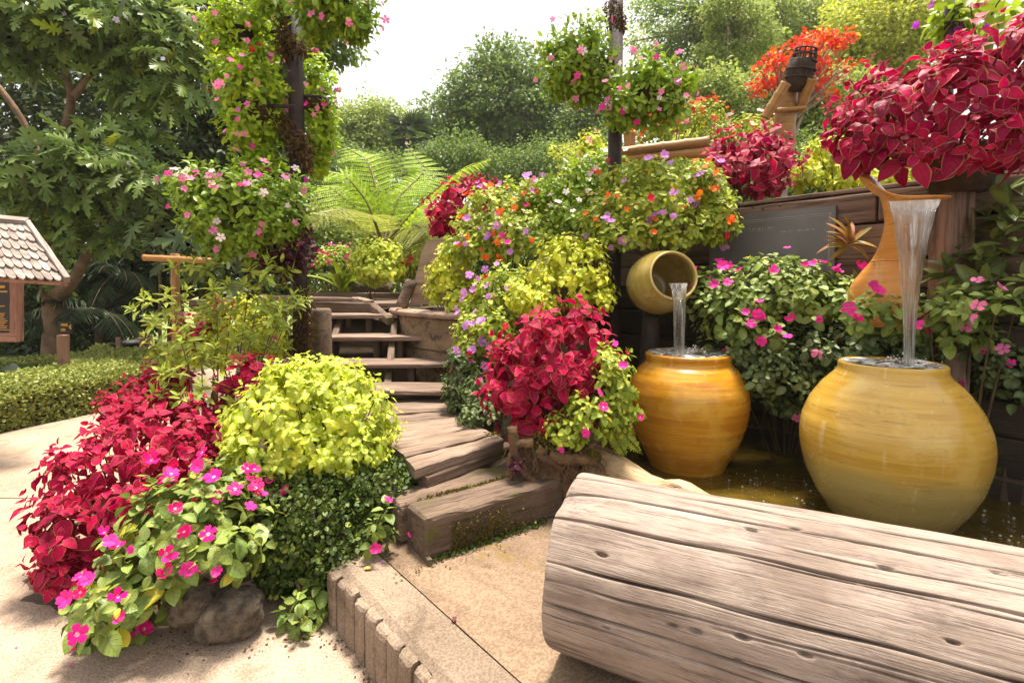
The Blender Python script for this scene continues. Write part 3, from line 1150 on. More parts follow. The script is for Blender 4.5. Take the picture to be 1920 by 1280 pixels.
# plaque on the wall
pm = Matrix(((WALL_D[0], 0, -WALL_N[0], 0), (WALL_D[1], 0, -WALL_N[1], 0), (0, 1, 0, 0), (0, 0, 0, 1)))
for c in range(3):
    v = Vector((pm[0][c], pm[1][c], pm[2][c])).normalized()
    pm[0][c], pm[1][c], pm[2][c] = v
q = WALL_P + WALL_D * .205 - WALL_N * .022
pm.translation = Vector((q[0], q[1], 1.40))
pl = thing('plaque', 'dark slate plaque with engraved lettering fixed to the timber wall', 'plaque', (q[0], q[1], 1.16))
mb = MB()
mb.prism([(-.37, -.25), (.357, -.25), (.357, .236), (-.37, .236)], -.012, .012, pm)
link('slab', mb.mesh('slab', M_slate), pl)
for (x0, x1, y0, y1) in ((-.35, .34, .196, .199), (-.35, .333, .186, .188), (.325, .328, -.24, .196), (.333, .335, -.24, .2)):
    mb = MB()
    mb.prism([(x0, y0), (x1, y0), (x1, y1), (x0, y1)], .0122, .0132, pm)
    link('border', mb.mesh('border', M_slate_line), pl)
rl = random.Random(5)
mb = MB()
x = -.19
for ch in 'DOI:T/N/WLLIMTI':
    hgt_ = .02 if ch in '/L' else .014
    sl = .006
    def stroke(xa, ya, xb, yb, w=.0011):
        d = Vector((xb - xa, yb - ya, 0))
        nrm = Vector((-d.y, d.x, 0)).normalized() * w
        mb.prism([(xa + nrm.x, ya + nrm.y), (xa - nrm.x, ya - nrm.y), (xb - nrm.x, yb - nrm.y), (xb + nrm.x, yb + nrm.y)], .0122, .013, pm)
    y0 = .135
    stroke(x, y0, x + sl, y0 + hgt_)
    if ch in 'DON':
        stroke(x + sl, y0 + hgt_, x + .011 + sl, y0 + hgt_ * .9)
        stroke(x + .011 + sl, y0 + hgt_ * .9, x + .011, y0)
        if ch != 'N':
            stroke(x, y0, x + .011, y0)
    elif ch in 'WM':
        stroke(x + sl, y0 + hgt_, x + .007, y0)
        stroke(x + .007, y0, x + .013 + sl, y0 + hgt_)
    elif ch in 'TL':
        stroke(x, y0 + (hgt_ if ch == 'T' else 0), x + .011, y0 + (hgt_ if ch == 'T' else 0))
    x += .0155
mb.prism([(-.19, .126), (.05, .126), (.05, .1275), (-.19, .1275)], .0122, .013, pm)
for k in range(14):
    xx = .06 + k * .014
    mb.prism([(xx, .112), (xx + .009, .112), (xx + .009, .114 + .003 * (k % 3)), (xx, .114 + .003 * (k % 3))], .0122, .0128, pm)
link('lettering', mb.mesh('lettering', M_slate_line), pl)

# ------------------------------------------------------------------ the big log
LR, LL = .232, 2.6
rng = np.random.default_rng(21)
NS = 270
ph = np.concatenate([np.linspace(.75, 4.1, 600, endpoint=False), np.linspace(4.1, 2 * PI + .75, 70, endpoint=False)])
NA = len(ph)
sx = np.concatenate([np.linspace(0, 1.2, 215), np.linspace(1.21, LL, NS - 215)])
S_, P_ = np.meshgrid(sx, ph, indexing='ij')
R_ = LR + .010 * vnoise(np.stack([S_ * 1.2, np.cos(P_) * 1.6, np.sin(P_) * 1.6], -1), 2) + .003 * vnoise(np.stack([S_ * 5, np.cos(P_) * 9, np.sin(P_) * 9], -1), 6)
R_ -= .0009 * np.abs(vnoise(np.stack([S_ * 3, np.cos(P_) * 60, np.sin(P_) * 60], -1), 9))
R_ -= .03 * np.exp(-((P_ - 2.0) / .22) ** 2) * np.exp(-S_ / .05)        # worn corner of the end
R_ -= .004 * np.exp(-S_ / .006)
for k in range(40):                                                   # drying cracks along the grain
    p0 = rng.uniform(.2, 5.0)
    a, b = rng.uniform(-.5, 1.9), rng.uniform(.25, 1.6)
    if k < 6:
        p0, a, b = (1.38, 1.60, 1.88, 2.28, 2.75, 3.15)[k], -.05, 2.2
    dep = rng.uniform(.026, .040) if k < 6 else rng.uniform(.006, .018)
    wid = rng.uniform(.008, .012) if k < 6 else rng.uniform(.0045, .008)
    drift = rng.uniform(.00, .16) if k >= 6 else .10
    path_p = p0 - drift * (sx - a) + .016 * np.sin(sx * rng.uniform(2, 5) + rng.uniform(0, 6)) + .006 * np.sin(sx * rng.uniform(15, 30) + k)
    amp = dep * np.clip((sx - a) / .12, 0, 1) * np.clip((a + b - sx) / .2, 0, 1) * (.6 + .4 * np.sin(sx * 17 + k))
    R_ -= amp[:, None] * np.exp(-np.abs((P_ - path_p[:, None]) / wid) ** 1.6)
for k in range(20):                                                   # small holes and knots
    s0, p0, rr = rng.uniform(.03, 1.3), rng.uniform(1.7, 3.9), rng.uniform(.0025, .0055)
    d2 = ((S_ - s0) / (rr * 2.6)) ** 2 + ((P_ - p0) * LR / rr) ** 2
    R_ -= .013 * np.exp(-d2 ** 2)
V = np.stack([S_ + .018 * vnoise(np.stack([P_ * 0, np.cos(P_) * 2, np.sin(P_) * 2], -1), 4) * np.exp(-S_ / .1), R_ * np.cos(P_), R_ * np.sin(P_)], -1).reshape(-1, 3)
ii = np.arange(NS - 1)[:, None] * NA
jj = np.arange(NA)[None]
Q = np.stack([ii + jj, ii + NA + jj, ii + NA + (jj + 1) % NA, ii + (jj + 1) % NA], -1).reshape(-1, 4)
me = mesh_np('log', V, Q, mats=[M_log])
LA, LD = Vector((.174, 1.424, .2 + LR)), Vector((math.cos(.495), -math.sin(.495), 0))
Mlog, _ = frame_x(LA, LA + LD)
lg = thing('log', 'big weathered grey log lying beside the pond', 'log', (LA.x, LA.y, .2))
link('bark_face', me, lg, Mlog)
mb = MB()
pts = [V[k] for k in range(NA)]
mb.add([(.012, 0, 0)] + [tuple(q) for q in pts], [(0, 1 + (k + 1) % NA, 1 + k) for k in range(NA)])
link('sawn_end', mb.mesh('sawn_end', M_log), lg, Mlog)

# ------------------------------------------------------------------ second log with a carved ring, edging the pond
a, b = Vector((.30, 2.46, .36)), Vector((.80, 1.82, .34))
M, L = frame_x(a, b)
l2 = thing('log', 'pale fallen log with a carved ring and moss between root stump and pond', 'log', (a.x, a.y, .2))
mb = MB()
r2 = np.random.default_rng(3)
pts = [(u * L, .015 * math.sin(u * 5), .01 * math.sin(u * 7)) for u in np.linspace(0, 1, 22)]
mb.tube(pts, [.075 + .012 * math.sin(u * 9) + .02 * math.exp(-((u - .72) / .07) ** 2) - .035 * max(0, u - .8) / .2 for u in np.linspace(0, 1, 22)], 22, True, .03, r2)
link('trunk', mb.mesh('trunk', woodmat('mossy_pale_log', (.50, .36, .22), (.38, .26, .14), (.16, .10, .05), 1.0, .5, .8, .6), True), l2, M)
mb = MB()
dn = Vector((-.35, -.62, .70)).normalized()
c = a.lerp(b, .72) + dn * .097
u1 = dn.cross(Vector((0, 0, 1))).normalized()
u2 = dn.cross(u1)
for rr in (.024, .017):
    ring = [c + u1 * (math.cos(t) * rr * 1.25) + u2 * (math.sin(t) * rr) for t in np.linspace(0, 2 * PI, 20)]
    mb.tube(ring, .0016, 5, False)
link('carved_ring', mb.mesh('carved_ring', M_bark), l2)

# ------------------------------------------------------------------ low timber steps and plank deck
st = thing('timber_step', 'two thick mossy timbers forming the bottom step', 'step', (-.31, 1.81, .2))
SD, SN = Vector((.814, .58, 0)), Vector((-.575, .818, 0))
o = Vector((-.311, 1.815, .2))
for k, (w, h, L, dx) in enumerate(((.165, .155, .66, 0), (.16, .15, .74, -.03))):
    c0 = o + SN * (w / 2 + k * .172) + SD * dx + Vector((0, 0, h / 2 + .002))
    M, LL_ = frame_x(c0, c0 + SD * L)
    link('timber', timber_mesh('timber', L, w, h, M_timber, 71 + k, .016, .007, 12), st, M)
mb = MB()
mb.prism([(-.325, 1.835), (-.30, 1.79), (-.285, 1.797), (-.50, 2.14), (-.515, 2.125)], .198, .222)
link('base_board', mb.mesh('base_board', M_timber), st)
# moss in the joint and on the front face
rm = np.random.default_rng(12)


def moss_pad(name, centre_fn, n, size, mat, parent):
    O, X, N = [], [], []
    for k in range(n):
        q, nn = centre_fn(rm)
        O.append(q)
        N.append(nn)
    O, N = np.array(O), unit(np.array(N))
    X, Y, Z = basis(N + rm.normal(size=N.shape) * .5, rm.normal(size=N.shape), rm, .5)
    return link(name, join_cloud(name, 'small', O, X, Y, Z, size * rm.uniform(.5, 1.3, len(O)), np.zeros(len(O), int), rm.random(len(O)), mat), parent, kind='stuff')


L_moss = leafmat('moss_leaf', (.10, .105, .01), (.17, .115, .015), None, None, .2, .8, 0)


def f_joint(r):
    u = r.normal() * .13 + .30
    q = o + SN * (.168 + r.normal() * .004 + .02 * math.sin(u * 14) * .3) + SD * u + Vector((0, 0, .150 + abs(r.normal()) * .004))
    return tuple(q), (0, 0, 1)


def f_face(r):
    u = abs(r.normal()) * .16 + .10
    zz = min(abs(r.normal()) * .035 * (1.7 - u), .12)
    q = o - SN * .002 + SD * min(u, .55) + Vector((0, 0, zz + .005))
    return tuple(q), (.3, -.6, .5)


def f_foot(r):
    u = r.uniform(0, .55)
    q = o - SN * (.004 + abs(r.normal()) * .012) + SD * u + Vector((0, 0, abs(r.normal()) * .006))
    return tuple(q), (.1, -.3, 1)


moss_pad('moss', f_joint, 420, .012, L_moss, st)
moss_pad('moss', f_face, 1300, .012, L_moss, st)
moss_pad('moss', f_foot, 420, .014, L_box, st)

dk = thing('plank_deck', 'weathered plank landing fanning round between the bottom step and the stairs', 'deck', (-.4, 2.1, .35))
Rk = [(-.045, 2.46), (-.2026, 2.78), (-.33, 3.1), (-.42, 3.46)]
Lk = [(-.385, 2.075), (-.66, 2.50), (-.92, 2.95), (-1.15, 3.34)]
np_ = 8
ts = np.linspace(0, 1, np_ + 1)
ts[1] = .10
tt = np.linspace(0, 1, 4)
RX = [np.interp(ts, tt, [q[k] for q in Rk]) for k in (0, 1)]
LX = [np.interp(ts, tt, [q[k] for q in Lk]) for k in (0, 1)]
rd = np.random.default_rng(15)
for k in range(np_):
    A0, A1 = Vector((LX[0][k], LX[1][k], 0)), Vector((RX[0][k], RX[1][k], 0))
    B0, B1 = Vector((LX[0][k + 1], LX[1][k + 1], 0)), Vector((RX[0][k + 1], RX[1][k + 1], 0))
    g = .006 + rd.random() * .008
    dA, dB = (B0 - A0).normalized() * g * .5, (B1 - A1).normalized() * g * .5
    A0, A1, B0, B1 = A0 + dA, A1 + dB, B0 - dA, B1 - dB
    e = rd.uniform(-.02, .02)
    ax = (A1 - A0).normalized()
    A1, B1 = A1 + ax * e, B1 + ax * (e + rd.uniform(-.01, .01))
    A0, B0 = A0 + ax * rd.uniform(-.015, .01), B0 + ax * rd.uniform(-.015, .01)
    M, L = frame_x((A0 + B0) / 2, (A1 + B1) / 2)
    Mi = M.inverted()
    c = [Mi @ q for q in (A0, A1, B1, B0)]
    zt = .45 + rd.normal() * .003
    rows = []
    NSTA = 9
    for u in np.linspace(0, 1, NSTA):
        lo, hi = c[0].lerp(c[1], u), c[3].lerp(c[2], u)
        j = rd.normal(size=4) * .0022
        for (f, zz) in ((0, zt - .045), (0, zt - .006), (.05, zt), (.5, zt + .0015), (.95, zt), (1, zt - .006), (1, zt - .045)):
            q = lo.lerp(hi, f)
            rows.append((q.x, q.y + j[0] * (1 if f < .5 else -1), zz + j[1]))
    F = [(a_ * 7 + b_, (a_ + 1) * 7 + b_, (a_ + 1) * 7 + b_ + 1, a_ * 7 + b_ + 1) for a_ in range(NSTA - 1) for b_ in range(6)]
    F += [(a_ * 7 + 6, (a_ + 1) * 7 + 6, (a_ + 1) * 7, a_ * 7) for a_ in range(NSTA - 1)]
    F += [tuple(range(7)), tuple((NSTA - 1) * 7 + b_ for b_ in range(6, -1, -1))]
    mb = MB()
    mb.add(rows, F)
    link('plank', mb.mesh('plank', M_plank), dk, M)
# front bearer under the planks
a, b = Vector((-.375, 2.115, .378)), Vector((-.01, 2.56, .378))
M, L = frame_x(a, b)
link('bearer', timber_mesh('bearer', L, .06, .05, M_timber, 91, .008, .003), dk, M)
a, b = Vector((-.36, 2.105, .418)), Vector((-.02, 2.52, .418))

# ------------------------------------------------------------------ open stairs
sr = thing('staircase', 'open wooden stairs of four weathered treads between the flower banks', 'stairs', (-.9, 3.3, .45))
TR = [(-1.30, -.40, 3.25, .53, .03, .0), (-1.50, -.46, 3.60, .645, .03, .02), (-1.72, -.70, 3.95, .80, .035, .03), (-1.80, -.97, 4.30, .954, .035, .02)]
for k, (x0, x1, y, zt, th, sk) in enumerate(TR):
    M, L = frame_x((x0, y + .15, zt - th / 2), (x1, y + .15 + sk, zt - th / 2))
    link('tread', timber_mesh('tread', L, .30, th, M_tread, 101 + k, .008, .003, 8), sr, M)
for k, (px, py0, py1, Y) in enumerate(((693, 598, 628, 4.45), (750, 640, 676, 4.1), (772, 690, 722, 3.74), (655, 600, 640, 4.5), (708, 642, 690, 4.15), (606, 600, 632, 4.5))):
    q0, q1 = W(px, py1, Y), W(px, py0, Y)
    M, L = frame_x(q0, q1, (0, 1, 0))
    link('support', timber_mesh('support', L + .03, .05, .09, M_timber, 111 + k, .006, .003, 5), sr, M)
M, L = frame_x((-.86, 3.5, .40), (-1.02, 4.5, .90))
link('stringer', timber_mesh('stringer', L, .05, .16, M_timber, 121, .006, .003), sr, M)
M, L = frame_x((-1.36, 3.5, .36), (-1.50, 4.5, .86))
link('stringer', timber_mesh('stringer', L, .05, .16, M_timber, 122, .006, .003), sr, M)

# slab wall on the right of the stairs
sw = thing('stair_wall', 'curved side wall of two weathered slabs with a rounded ledge beside the stairs', 'wall', (-.7, 3.9, .4))
arc = [Vector((-1.02, 4.44, 0)), Vector((-.86, 4.16, 0)), Vector((-.66, 3.93, 0)), Vector((-.42, 3.72, 0)), Vector((-.15, 3.56, 0))]
arc = [Vector(q) for q in smooth_path(arc, 15)]


def swept(arc, w0, w1, z0, z1, mat, name, parent, rnd=.01, seed=0):
    r = np.random.default_rng(seed)
    rows = []
    for i, q in enumerate(arc):
        t = (arc[min(i + 1, len(arc) - 1)] - arc[max(i - 1, 0)]).normalized()
        nn = Vector((t.y, -t.x, 0))
        if nn.y > 0:
            nn = -nn
        j = r.normal(size=3) * .003
        for (d, z) in ((w0, z0), (w0, z1), (w1 - rnd, z1), (w1, z1 - rnd), (w1, z0 + rnd), (w1 - rnd, z0)):
            v = q + nn * (d + j[0])
            rows.append((v.x, v.y, z + j[1]))
    n = len(arc)
    F = [(a * 6 + b, (a + 1) * 6 + b, (a + 1) * 6 + (b + 1) % 6, a * 6 + (b + 1) % 6) for a in range(n - 1) for b in range(6)]
    F += [tuple(range(5, -1, -1)), tuple((n - 1) * 6 + b for b in range(6))]
    mb = MB()
    mb.add(rows, F)
    link(name, mb.mesh(name, mat), parent)


swept(arc, -.10, .05, .955, 1.005, M_panel, 'ledge', sw, .018, 1)
swept(arc, -.10, .0, .70, .953, M_stair_wall, 'slab', sw, .012, 2)
swept(arc, -.10, -.012, .40, .697, M_stair_wall, 'slab', sw, .012, 3)

# upper landing
ld = thing('upper_landing', 'upper landing of weathered boards and edge beams at the stair head', 'deck', (-1.5, 4.7, .93))
for k in range(9):
    y = 4.78 + k * .165
    M, L = frame_x((-2.7 - .05 * (k % 2), y, 1.02), (-.86 + .04 * (k % 3), y + .10, 1.02))
    link('plank', timber_mesh('plank', L, .155, .035, M_plank, 130 + k, .005, .003, 6), ld, M)
for k, (p0, p1, w, h) in enumerate((((-2.9, 4.62, 1.02), (-1.22, 4.68, .985), .07, .11), ((-2.7, 6.3, 1.07), (-.9, 6.4, 1.06), .06, .09),
                                    ((-1.26, 4.60, 1.01), (-1.02, 4.28, .90), .06, .07), ((-2.6, 5.25, 1.075), (-1.45, 5.0, 1.06), .05, .05), ((-1.55, 5.06, 1.06), (-1.3, 4.68, 1.04), .09, .045))):
    M, L = frame_x(p0, p1)
    link('beam', timber_mesh('beam', L, w, h, M_timber if k in (0, 2) else M_plank, 150 + k, .012, .006, 7), ld, M)

# carved board and leaning stub post
pts = [(769, 569), (776, 545), (779, 527), (782, 512), (786, 498), (789, 482), (794, 465), (802, 454), (812, 449), (824, 447), (870, 452), (900, 560), (860, 574)]
Yb = 4.35
P = [W(x, y, Yb) for x, y in pts]
mb = MB()
Mz = Matrix(((1, 0, 0, 0), (0, 0, 1, Yb), (0, 1, 0, 0), (0, 0, 0, 1)))
mb.prism([(q.x, q.z) for q in P], -.025, .03, Mz)
single('carved_board', 'tall curved wooden board standing at the head of the stairs', 'board', mb.mesh('carved_board', M_panel))
a, b = W(752, 576, 4.28), W(772, 526, 4.32)
mb = MB()
mb.tube(smooth_path([a, b], 7), [.052, .05, .048, .047, .049, .05, .044], 12, True, .06, np.random.default_rng(5))
single('stub_post', 'short leaning wooden post against the curved board', 'post', mb.mesh('stub_post', M_timber, True))

# ------------------------------------------------------------------ water jars
def jarmat(name, c1, c2, c3, base_c, zsplit, mossc=True):
    m, nt, p = mk(name)
    oc = coords(nt, 'Object')
    sp = nd(nt, 'ShaderNodeSeparateXYZ')
    nt.links.new(oc, sp.inputs[0])
    st_ = noise(nt, mapping(nt, oc, (1.5, 1.5, 28)), 1.6, 5, .6, .4)
    st2 = noise(nt, mapping(nt, oc, (4, 4, 90)), 1.5, 4, .65, .6)
    blot = noise(nt, oc, 4.5, 5, .65)
    col = mixc(nt, step(nt, st_, .36, .64), c1, c2)
    col = mixc(nt, mth(nt, 'MULTIPLY', step(nt, blot, .48, .68), .6), col, c3)
    zz = mth(nt, 'ADD', sp.outputs[2], mth(nt, 'MULTIPLY', blot, .14))
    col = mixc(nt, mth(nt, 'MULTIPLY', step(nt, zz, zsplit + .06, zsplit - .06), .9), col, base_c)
    col = mixc(nt, mth(nt, 'MULTIPLY', step(nt, st2, .58, .70), .5), col, (.12, .06, .015))
    drip = noise(nt, mapping(nt, oc, (26, 26, 1.6)), 1.0, 4, .6, .2)
    col = mixc(nt, mth(nt, 'MULTIPLY', step(nt, drip, .60, .72), .38), col, (.72, .58, .34))
    crust = noise(nt, oc, 14, 6, .75)
    col = mixc(nt, mth(nt, 'MULTIPLY', step(nt, crust, .60, .72), .4), col, (.17, .11, .03))
    if mossc:
        ms = noise(nt, mapping(nt, oc, (1, 1, .7)), 9, 5, .7)
        col = mixc(nt, mth(nt, 'MULTIPLY', step(nt, ms, .64, .72), .45), col, (.15, .13, .02))
    nt.links.new(col, p.inputs['Base Color'])
    p.inputs['Roughness'].default_value = .30
    p.inputs['Specular IOR Level'].default_value = .45
    nt.links.new(step(nt, blot, .25, .8), p.inputs['Roughness'])
    mr = nd(nt, 'ShaderNodeMapRange', i_3=.10, i_4=.42)
    nt.links.new(blot, mr.inputs[0])
    nt.links.new(mr.outputs[0], p.inputs['Roughness'])
    p.inputs['Coat Weight'].default_value = .25
    p.inputs['Coat Roughness'].default_value = .12
    bump(nt, p, mth(nt, 'ADD', st_, mth(nt, 'MULTIPLY', noise(nt, oc, 40, 3), .25)), .3, .006)
    return m


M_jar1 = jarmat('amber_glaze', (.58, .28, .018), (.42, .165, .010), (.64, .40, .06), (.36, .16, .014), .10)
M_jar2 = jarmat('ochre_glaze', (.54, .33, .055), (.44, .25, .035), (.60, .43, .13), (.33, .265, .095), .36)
M_jar3 = jarmat('tilted_jar_glaze', (.34, .26, .07), (.28, .20, .045), (.40, .30, .09), (.26, .17, .04), -.2)
M_terra = jarmat('terracotta', (.62, .28, .07), (.54, .22, .05), (.66, .33, .10), (.48, .19, .04), -.2)

# water surface / foam / falling water
m, nt, p = mk('foaming_water')
oc = coords(nt, 'Object')
f = noise(nt, oc, 16, 5, .7, 1.0)
nt.links.new(mixc(nt, step(nt, f, .42, .62), (.16, .13, .10), (.85, .84, .82)), p.inputs['Base Color'])
p.inputs['Roughness'].default_value = .12
p.inputs['Specular IOR Level'].default_value = .6
bump(nt, p, noise(nt, oc, 30, 4, .6, .8), .8, .02)
M_foam = m
m, nt, p = mk('falling_water')
uvs = nd(nt, 'ShaderNodeSeparateXYZ')
nt.links.new(coords(nt, 'UV'), uvs.inputs[0])
sv = nd(nt, 'ShaderNodeCombineXYZ')
nt.links.new(mth(nt, 'MULTIPLY', uvs.outputs[0], 4), sv.inputs[0])
nt.links.new(mth(nt, 'MULTIPLY', uvs.outputs[1], 1.3), sv.inputs[1])
s1 = noise(nt, sv.outputs[0], 1.6, 5, .65, .3)
s2 = noise(nt, mapping(nt, sv.outputs[0], (5, .6, 1)), 1.3, 3, .6)
fac = mth(nt, 'ADD', mth(nt, 'MULTIPLY', step(nt, s1, .46, .80), .6), mth(nt, 'MULTIPLY', step(nt, s2, .52, .8), .45), clamp=True)
p.inputs['Base Color'].default_value = (.95, .95, .94, 1)
p.inputs['Roughness'].default_value = .08
p.inputs['IOR'].default_value = 1.2
p.inputs['Transmission Weight'].default_value = 1
bump(nt, p, mth(nt, 'ADD', s1, s2), .8, .02)
fac = mth(nt, 'ADD', fac, mth(nt, 'MULTIPLY', step(nt, uvs.outputs[1], .75, .05), .45), clamp=True)
df = nd(nt, 'ShaderNodeBsdfDiffuse', i_0=(.88, .88, .87, 1))
tl = nd(nt, 'ShaderNodeBsdfTranslucent', i_0=(.88, .88, .87, 1))
m2 = nd(nt, 'ShaderNodeMixShader', i_0=.5)
nt.links.new(df.outputs[0], m2.inputs[1])
nt.links.new(tl.outputs[0], m2.inputs[2])
mx = nd(nt, 'ShaderNodeMixShader')
nt.links.new(fac, mx.inputs[0])
nt.links.new(p.outputs[0], mx.inputs[1])
nt.links.new(m2.outputs[0], mx.inputs[2])
nt.links.new(mx.outputs[0], nt.nodes['Material Output'].inputs[0])
M_fall = m


def jar(name, label, c, prof, mat, water_z, seed):
    t = thing(name, label, 'jar', (c[0], c[1], .17))
    rr = np.random.default_rng(seed)
    wob = rr.uniform(0, 6, 3)
    mb = MB()
    mb.lathe(prof, 96, Matrix.Identity(4), lambda i, ph, r, z: (r * (1 + .006 * math.sin(ph * 2 + wob[0]) + .004 * math.sin(ph * 3 + wob[1] + z * 5)), z))
    mw = Matrix.Translation((c[0], c[1], .17))
    link('body', mb.mesh('body', mat, True), t, mw)
    rin = prof[-1][0] + .012
    rows = []
    F = []
    nr, na = 16, 60
    for i in range(nr + 1):
        for k in range(na):
            a = 2 * PI * k / na
            r = rin * i / nr
            zz = water_z + .010 * vnoise(np.array([r * math.cos(a) * 22, r * math.sin(a) * 22, 0]), seed) + .014 * math.exp(-(r / (rin * .35)) ** 2)
            rows.append((r * math.cos(a), r * math.sin(a), zz))
    F = [(i * na + k, (i + 1) * na + k, (i + 1) * na + (k + 1) % na, i * na + (k + 1) % na) for i in range(nr) for k in range(na)]
    mb = MB()
    mb.add(rows, F)
    link('water_surface', mb.mesh('water_surface', M_foam, True), t, mw)
    mb = MB()
    for k in range(90):                                               # drops thrown up where the stream lands
        a, d = rr.uniform(0, 2 * PI), abs(rr.normal()) * .055
        q = Vector((d * math.cos(a) + .02, d * math.sin(a) - .06, water_z + .012 + abs(rr.normal()) * .022 * math.exp(-d * 9)))
        r = rr.uniform(.0012, .0042)
        mb.lathe([(.0001, r), (r * .8, r * .5), (r, 0), (r * .8, -r * .5), (.0001, -r)], 7, Matrix.Translation(q))
    link('splash', mb.mesh('splash', M_bub, True), t, mw, kind='stuff')
    return t


def dense(prof, n=60):
    P = np.array(prof, float)
    d = np.concatenate([[0], np.cumsum(np.linalg.norm(np.diff(P, axis=0), axis=1))])
    u = np.linspace(0, d[-1], n)
    Q = np.stack([np.interp(u, d, P[:, k]) for k in (0, 1)], 1)
    for _ in range(3):
        Q[1:-1] = Q[1:-1] * .5 + (Q[:-2] + Q[2:]) * .25
    return [tuple(q) for q in Q]


J1, J2 = (.958, 2.78), (1.615, 2.17)
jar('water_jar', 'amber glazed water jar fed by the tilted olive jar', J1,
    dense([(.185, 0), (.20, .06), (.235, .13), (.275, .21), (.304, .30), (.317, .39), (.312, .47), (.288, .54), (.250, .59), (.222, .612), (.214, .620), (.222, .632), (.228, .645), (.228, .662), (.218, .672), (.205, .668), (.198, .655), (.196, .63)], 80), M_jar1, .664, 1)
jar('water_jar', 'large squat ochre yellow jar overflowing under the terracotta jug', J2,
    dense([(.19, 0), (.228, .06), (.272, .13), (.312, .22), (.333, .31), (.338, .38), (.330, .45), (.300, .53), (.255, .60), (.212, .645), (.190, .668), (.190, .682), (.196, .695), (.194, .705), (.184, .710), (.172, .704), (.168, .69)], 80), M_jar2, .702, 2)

# tilted jar whose mouth faces the camera
ax = Vector((.12, -.93, .20)).normalized()
mc = W(1264, 516, 2.74)
zq = ax.to_track_quat('Z', 'Y').to_matrix().to_4x4()
zq.translation = mc
tj = thing('tilted_jar', 'olive glazed jar lying tilted and pouring water into the amber jar', 'jar', tuple(mc - ax * .2 - Vector((0, 0, .18))))
mb = MB()
mb.lathe(dense([(.0005, -.37), (.08, -.368), (.125, -.35), (.165, -.29), (.180, -.22), (.176, -.15), (.160, -.08), (.140, -.03), (.131, -.012), (.133, .002), (.128, .008), (.120, .002), (.118, -.02), (.135, -.08), (.155, -.16), (.15, -.24), (.10, -.33), (.0005, -.34)], 90), 72)
link('body', mb.mesh('body', M_jar3, True), tj, zq)
mb = MB()
mb.lathe([(.1225, -.004), (.128, .0085), (.1345, -.003)], 72)
link('rim', mb.mesh('rim', plainmat('pale_rim', (.55, .42, .17), (.45, .33, .12), 14, .4, .1), True), tj, zq)
# support peg of the tilted jar, into the bank
mb = MB()
mb.tube([mc - ax * .30 + Vector((0, .0, -.15)), mc - ax * .30 + Vector((0, .05, -.5)), mc - ax * .3 + Vector((0, .1, -1.1))], [.05, .06, .07], 10)
link('support', mb.mesh('support', M_shadewood, True), tj)

# terracotta jug with a flared spout
base = W(1655, 545, 2.42)
lip = W(1690, 373, 2.20)
jg = thing('spout_jug', 'tall terracotta jug with a wide flared spout pouring into the ochre jar', 'jug', (base.x, base.y, base.z - .25))
prof = [(.07, -.17), (.11, -.14), (.135, -.09), (.142, -.03), (.128, .04), (.098, .10), (.070, .15), (.056, .20), (.050, .26), (.048, .31), (.050, .345), (.060, .375), (.085, .405), (.125, .425), (.165, .437), (.172, .442), (.164, .448), (.12, .440), (.08, .42), (.052, .38), (.040, .33), (.038, .26)]
prof = dense(prof, 76)
ux = Vector((1, -.1, 0)).normalized()
uy = Vector((.1, 1, 0)).normalized()
V, F, n = [], [], 64
H = .442
top_z = lip.z
for i, (r, z) in enumerate(prof):
    f = float(sst(-.05, .44, z))
    c = base.lerp(Vector((lip.x, lip.y, 0)), f)
    zc = base.z + (z / H) * (top_z - base.z) if z > 0 else base.z + z
    fl = float(sst(.34, .44, z))
    for k in range(n):
        t = 2 * PI * k / n
        rr = r
        cx_, sy_ = math.cos(t), math.sin(t)
        lobe = max(0, math.cos(t - PI * .93)) ** 3                 # the raised left wing
        zz = zc + fl * (.11 * lobe - .012 * max(0, -sy_) + .028 * max(0, sy_))
        rr = rr * (1 - .25 * fl * max(0, sy_) + .10 * fl * lobe + .05 * fl * max(0, cx_))
        q = c + ux * (rr * cx_) + uy * (rr * sy_)
        V.append((q.x, q.y, zz))
for i in range(len(prof) - 1):
    for k in range(n):
        F.append((i * n + k, i * n + (k + 1) % n, (i + 1) * n + (k + 1) % n, (i + 1) * n + k))
F.append(tuple(range(n - 1, -1, -1)))
mb = MB()
mb.add(np.array(V) - np.array([base.x, base.y, base.z]), F)
link('body', mb.mesh('body', M_terra, True), jg, Matrix.Translation(base))
mb = MB()
cc = base.lerp(Vector((lip.x, lip.y, 0)), float(sst(-.05, .44, .16)))
ring = [(cc.x + .068 * math.cos(t), cc.y + .068 * math.sin(t), base.z + .155 / H * (top_z - base.z)) for t in np.linspace(0, 2 * PI, 40)]
mb.tube(ring, .003, 5, False)
link('neck_ring', mb.mesh('neck_ring', M_terra, True), jg)


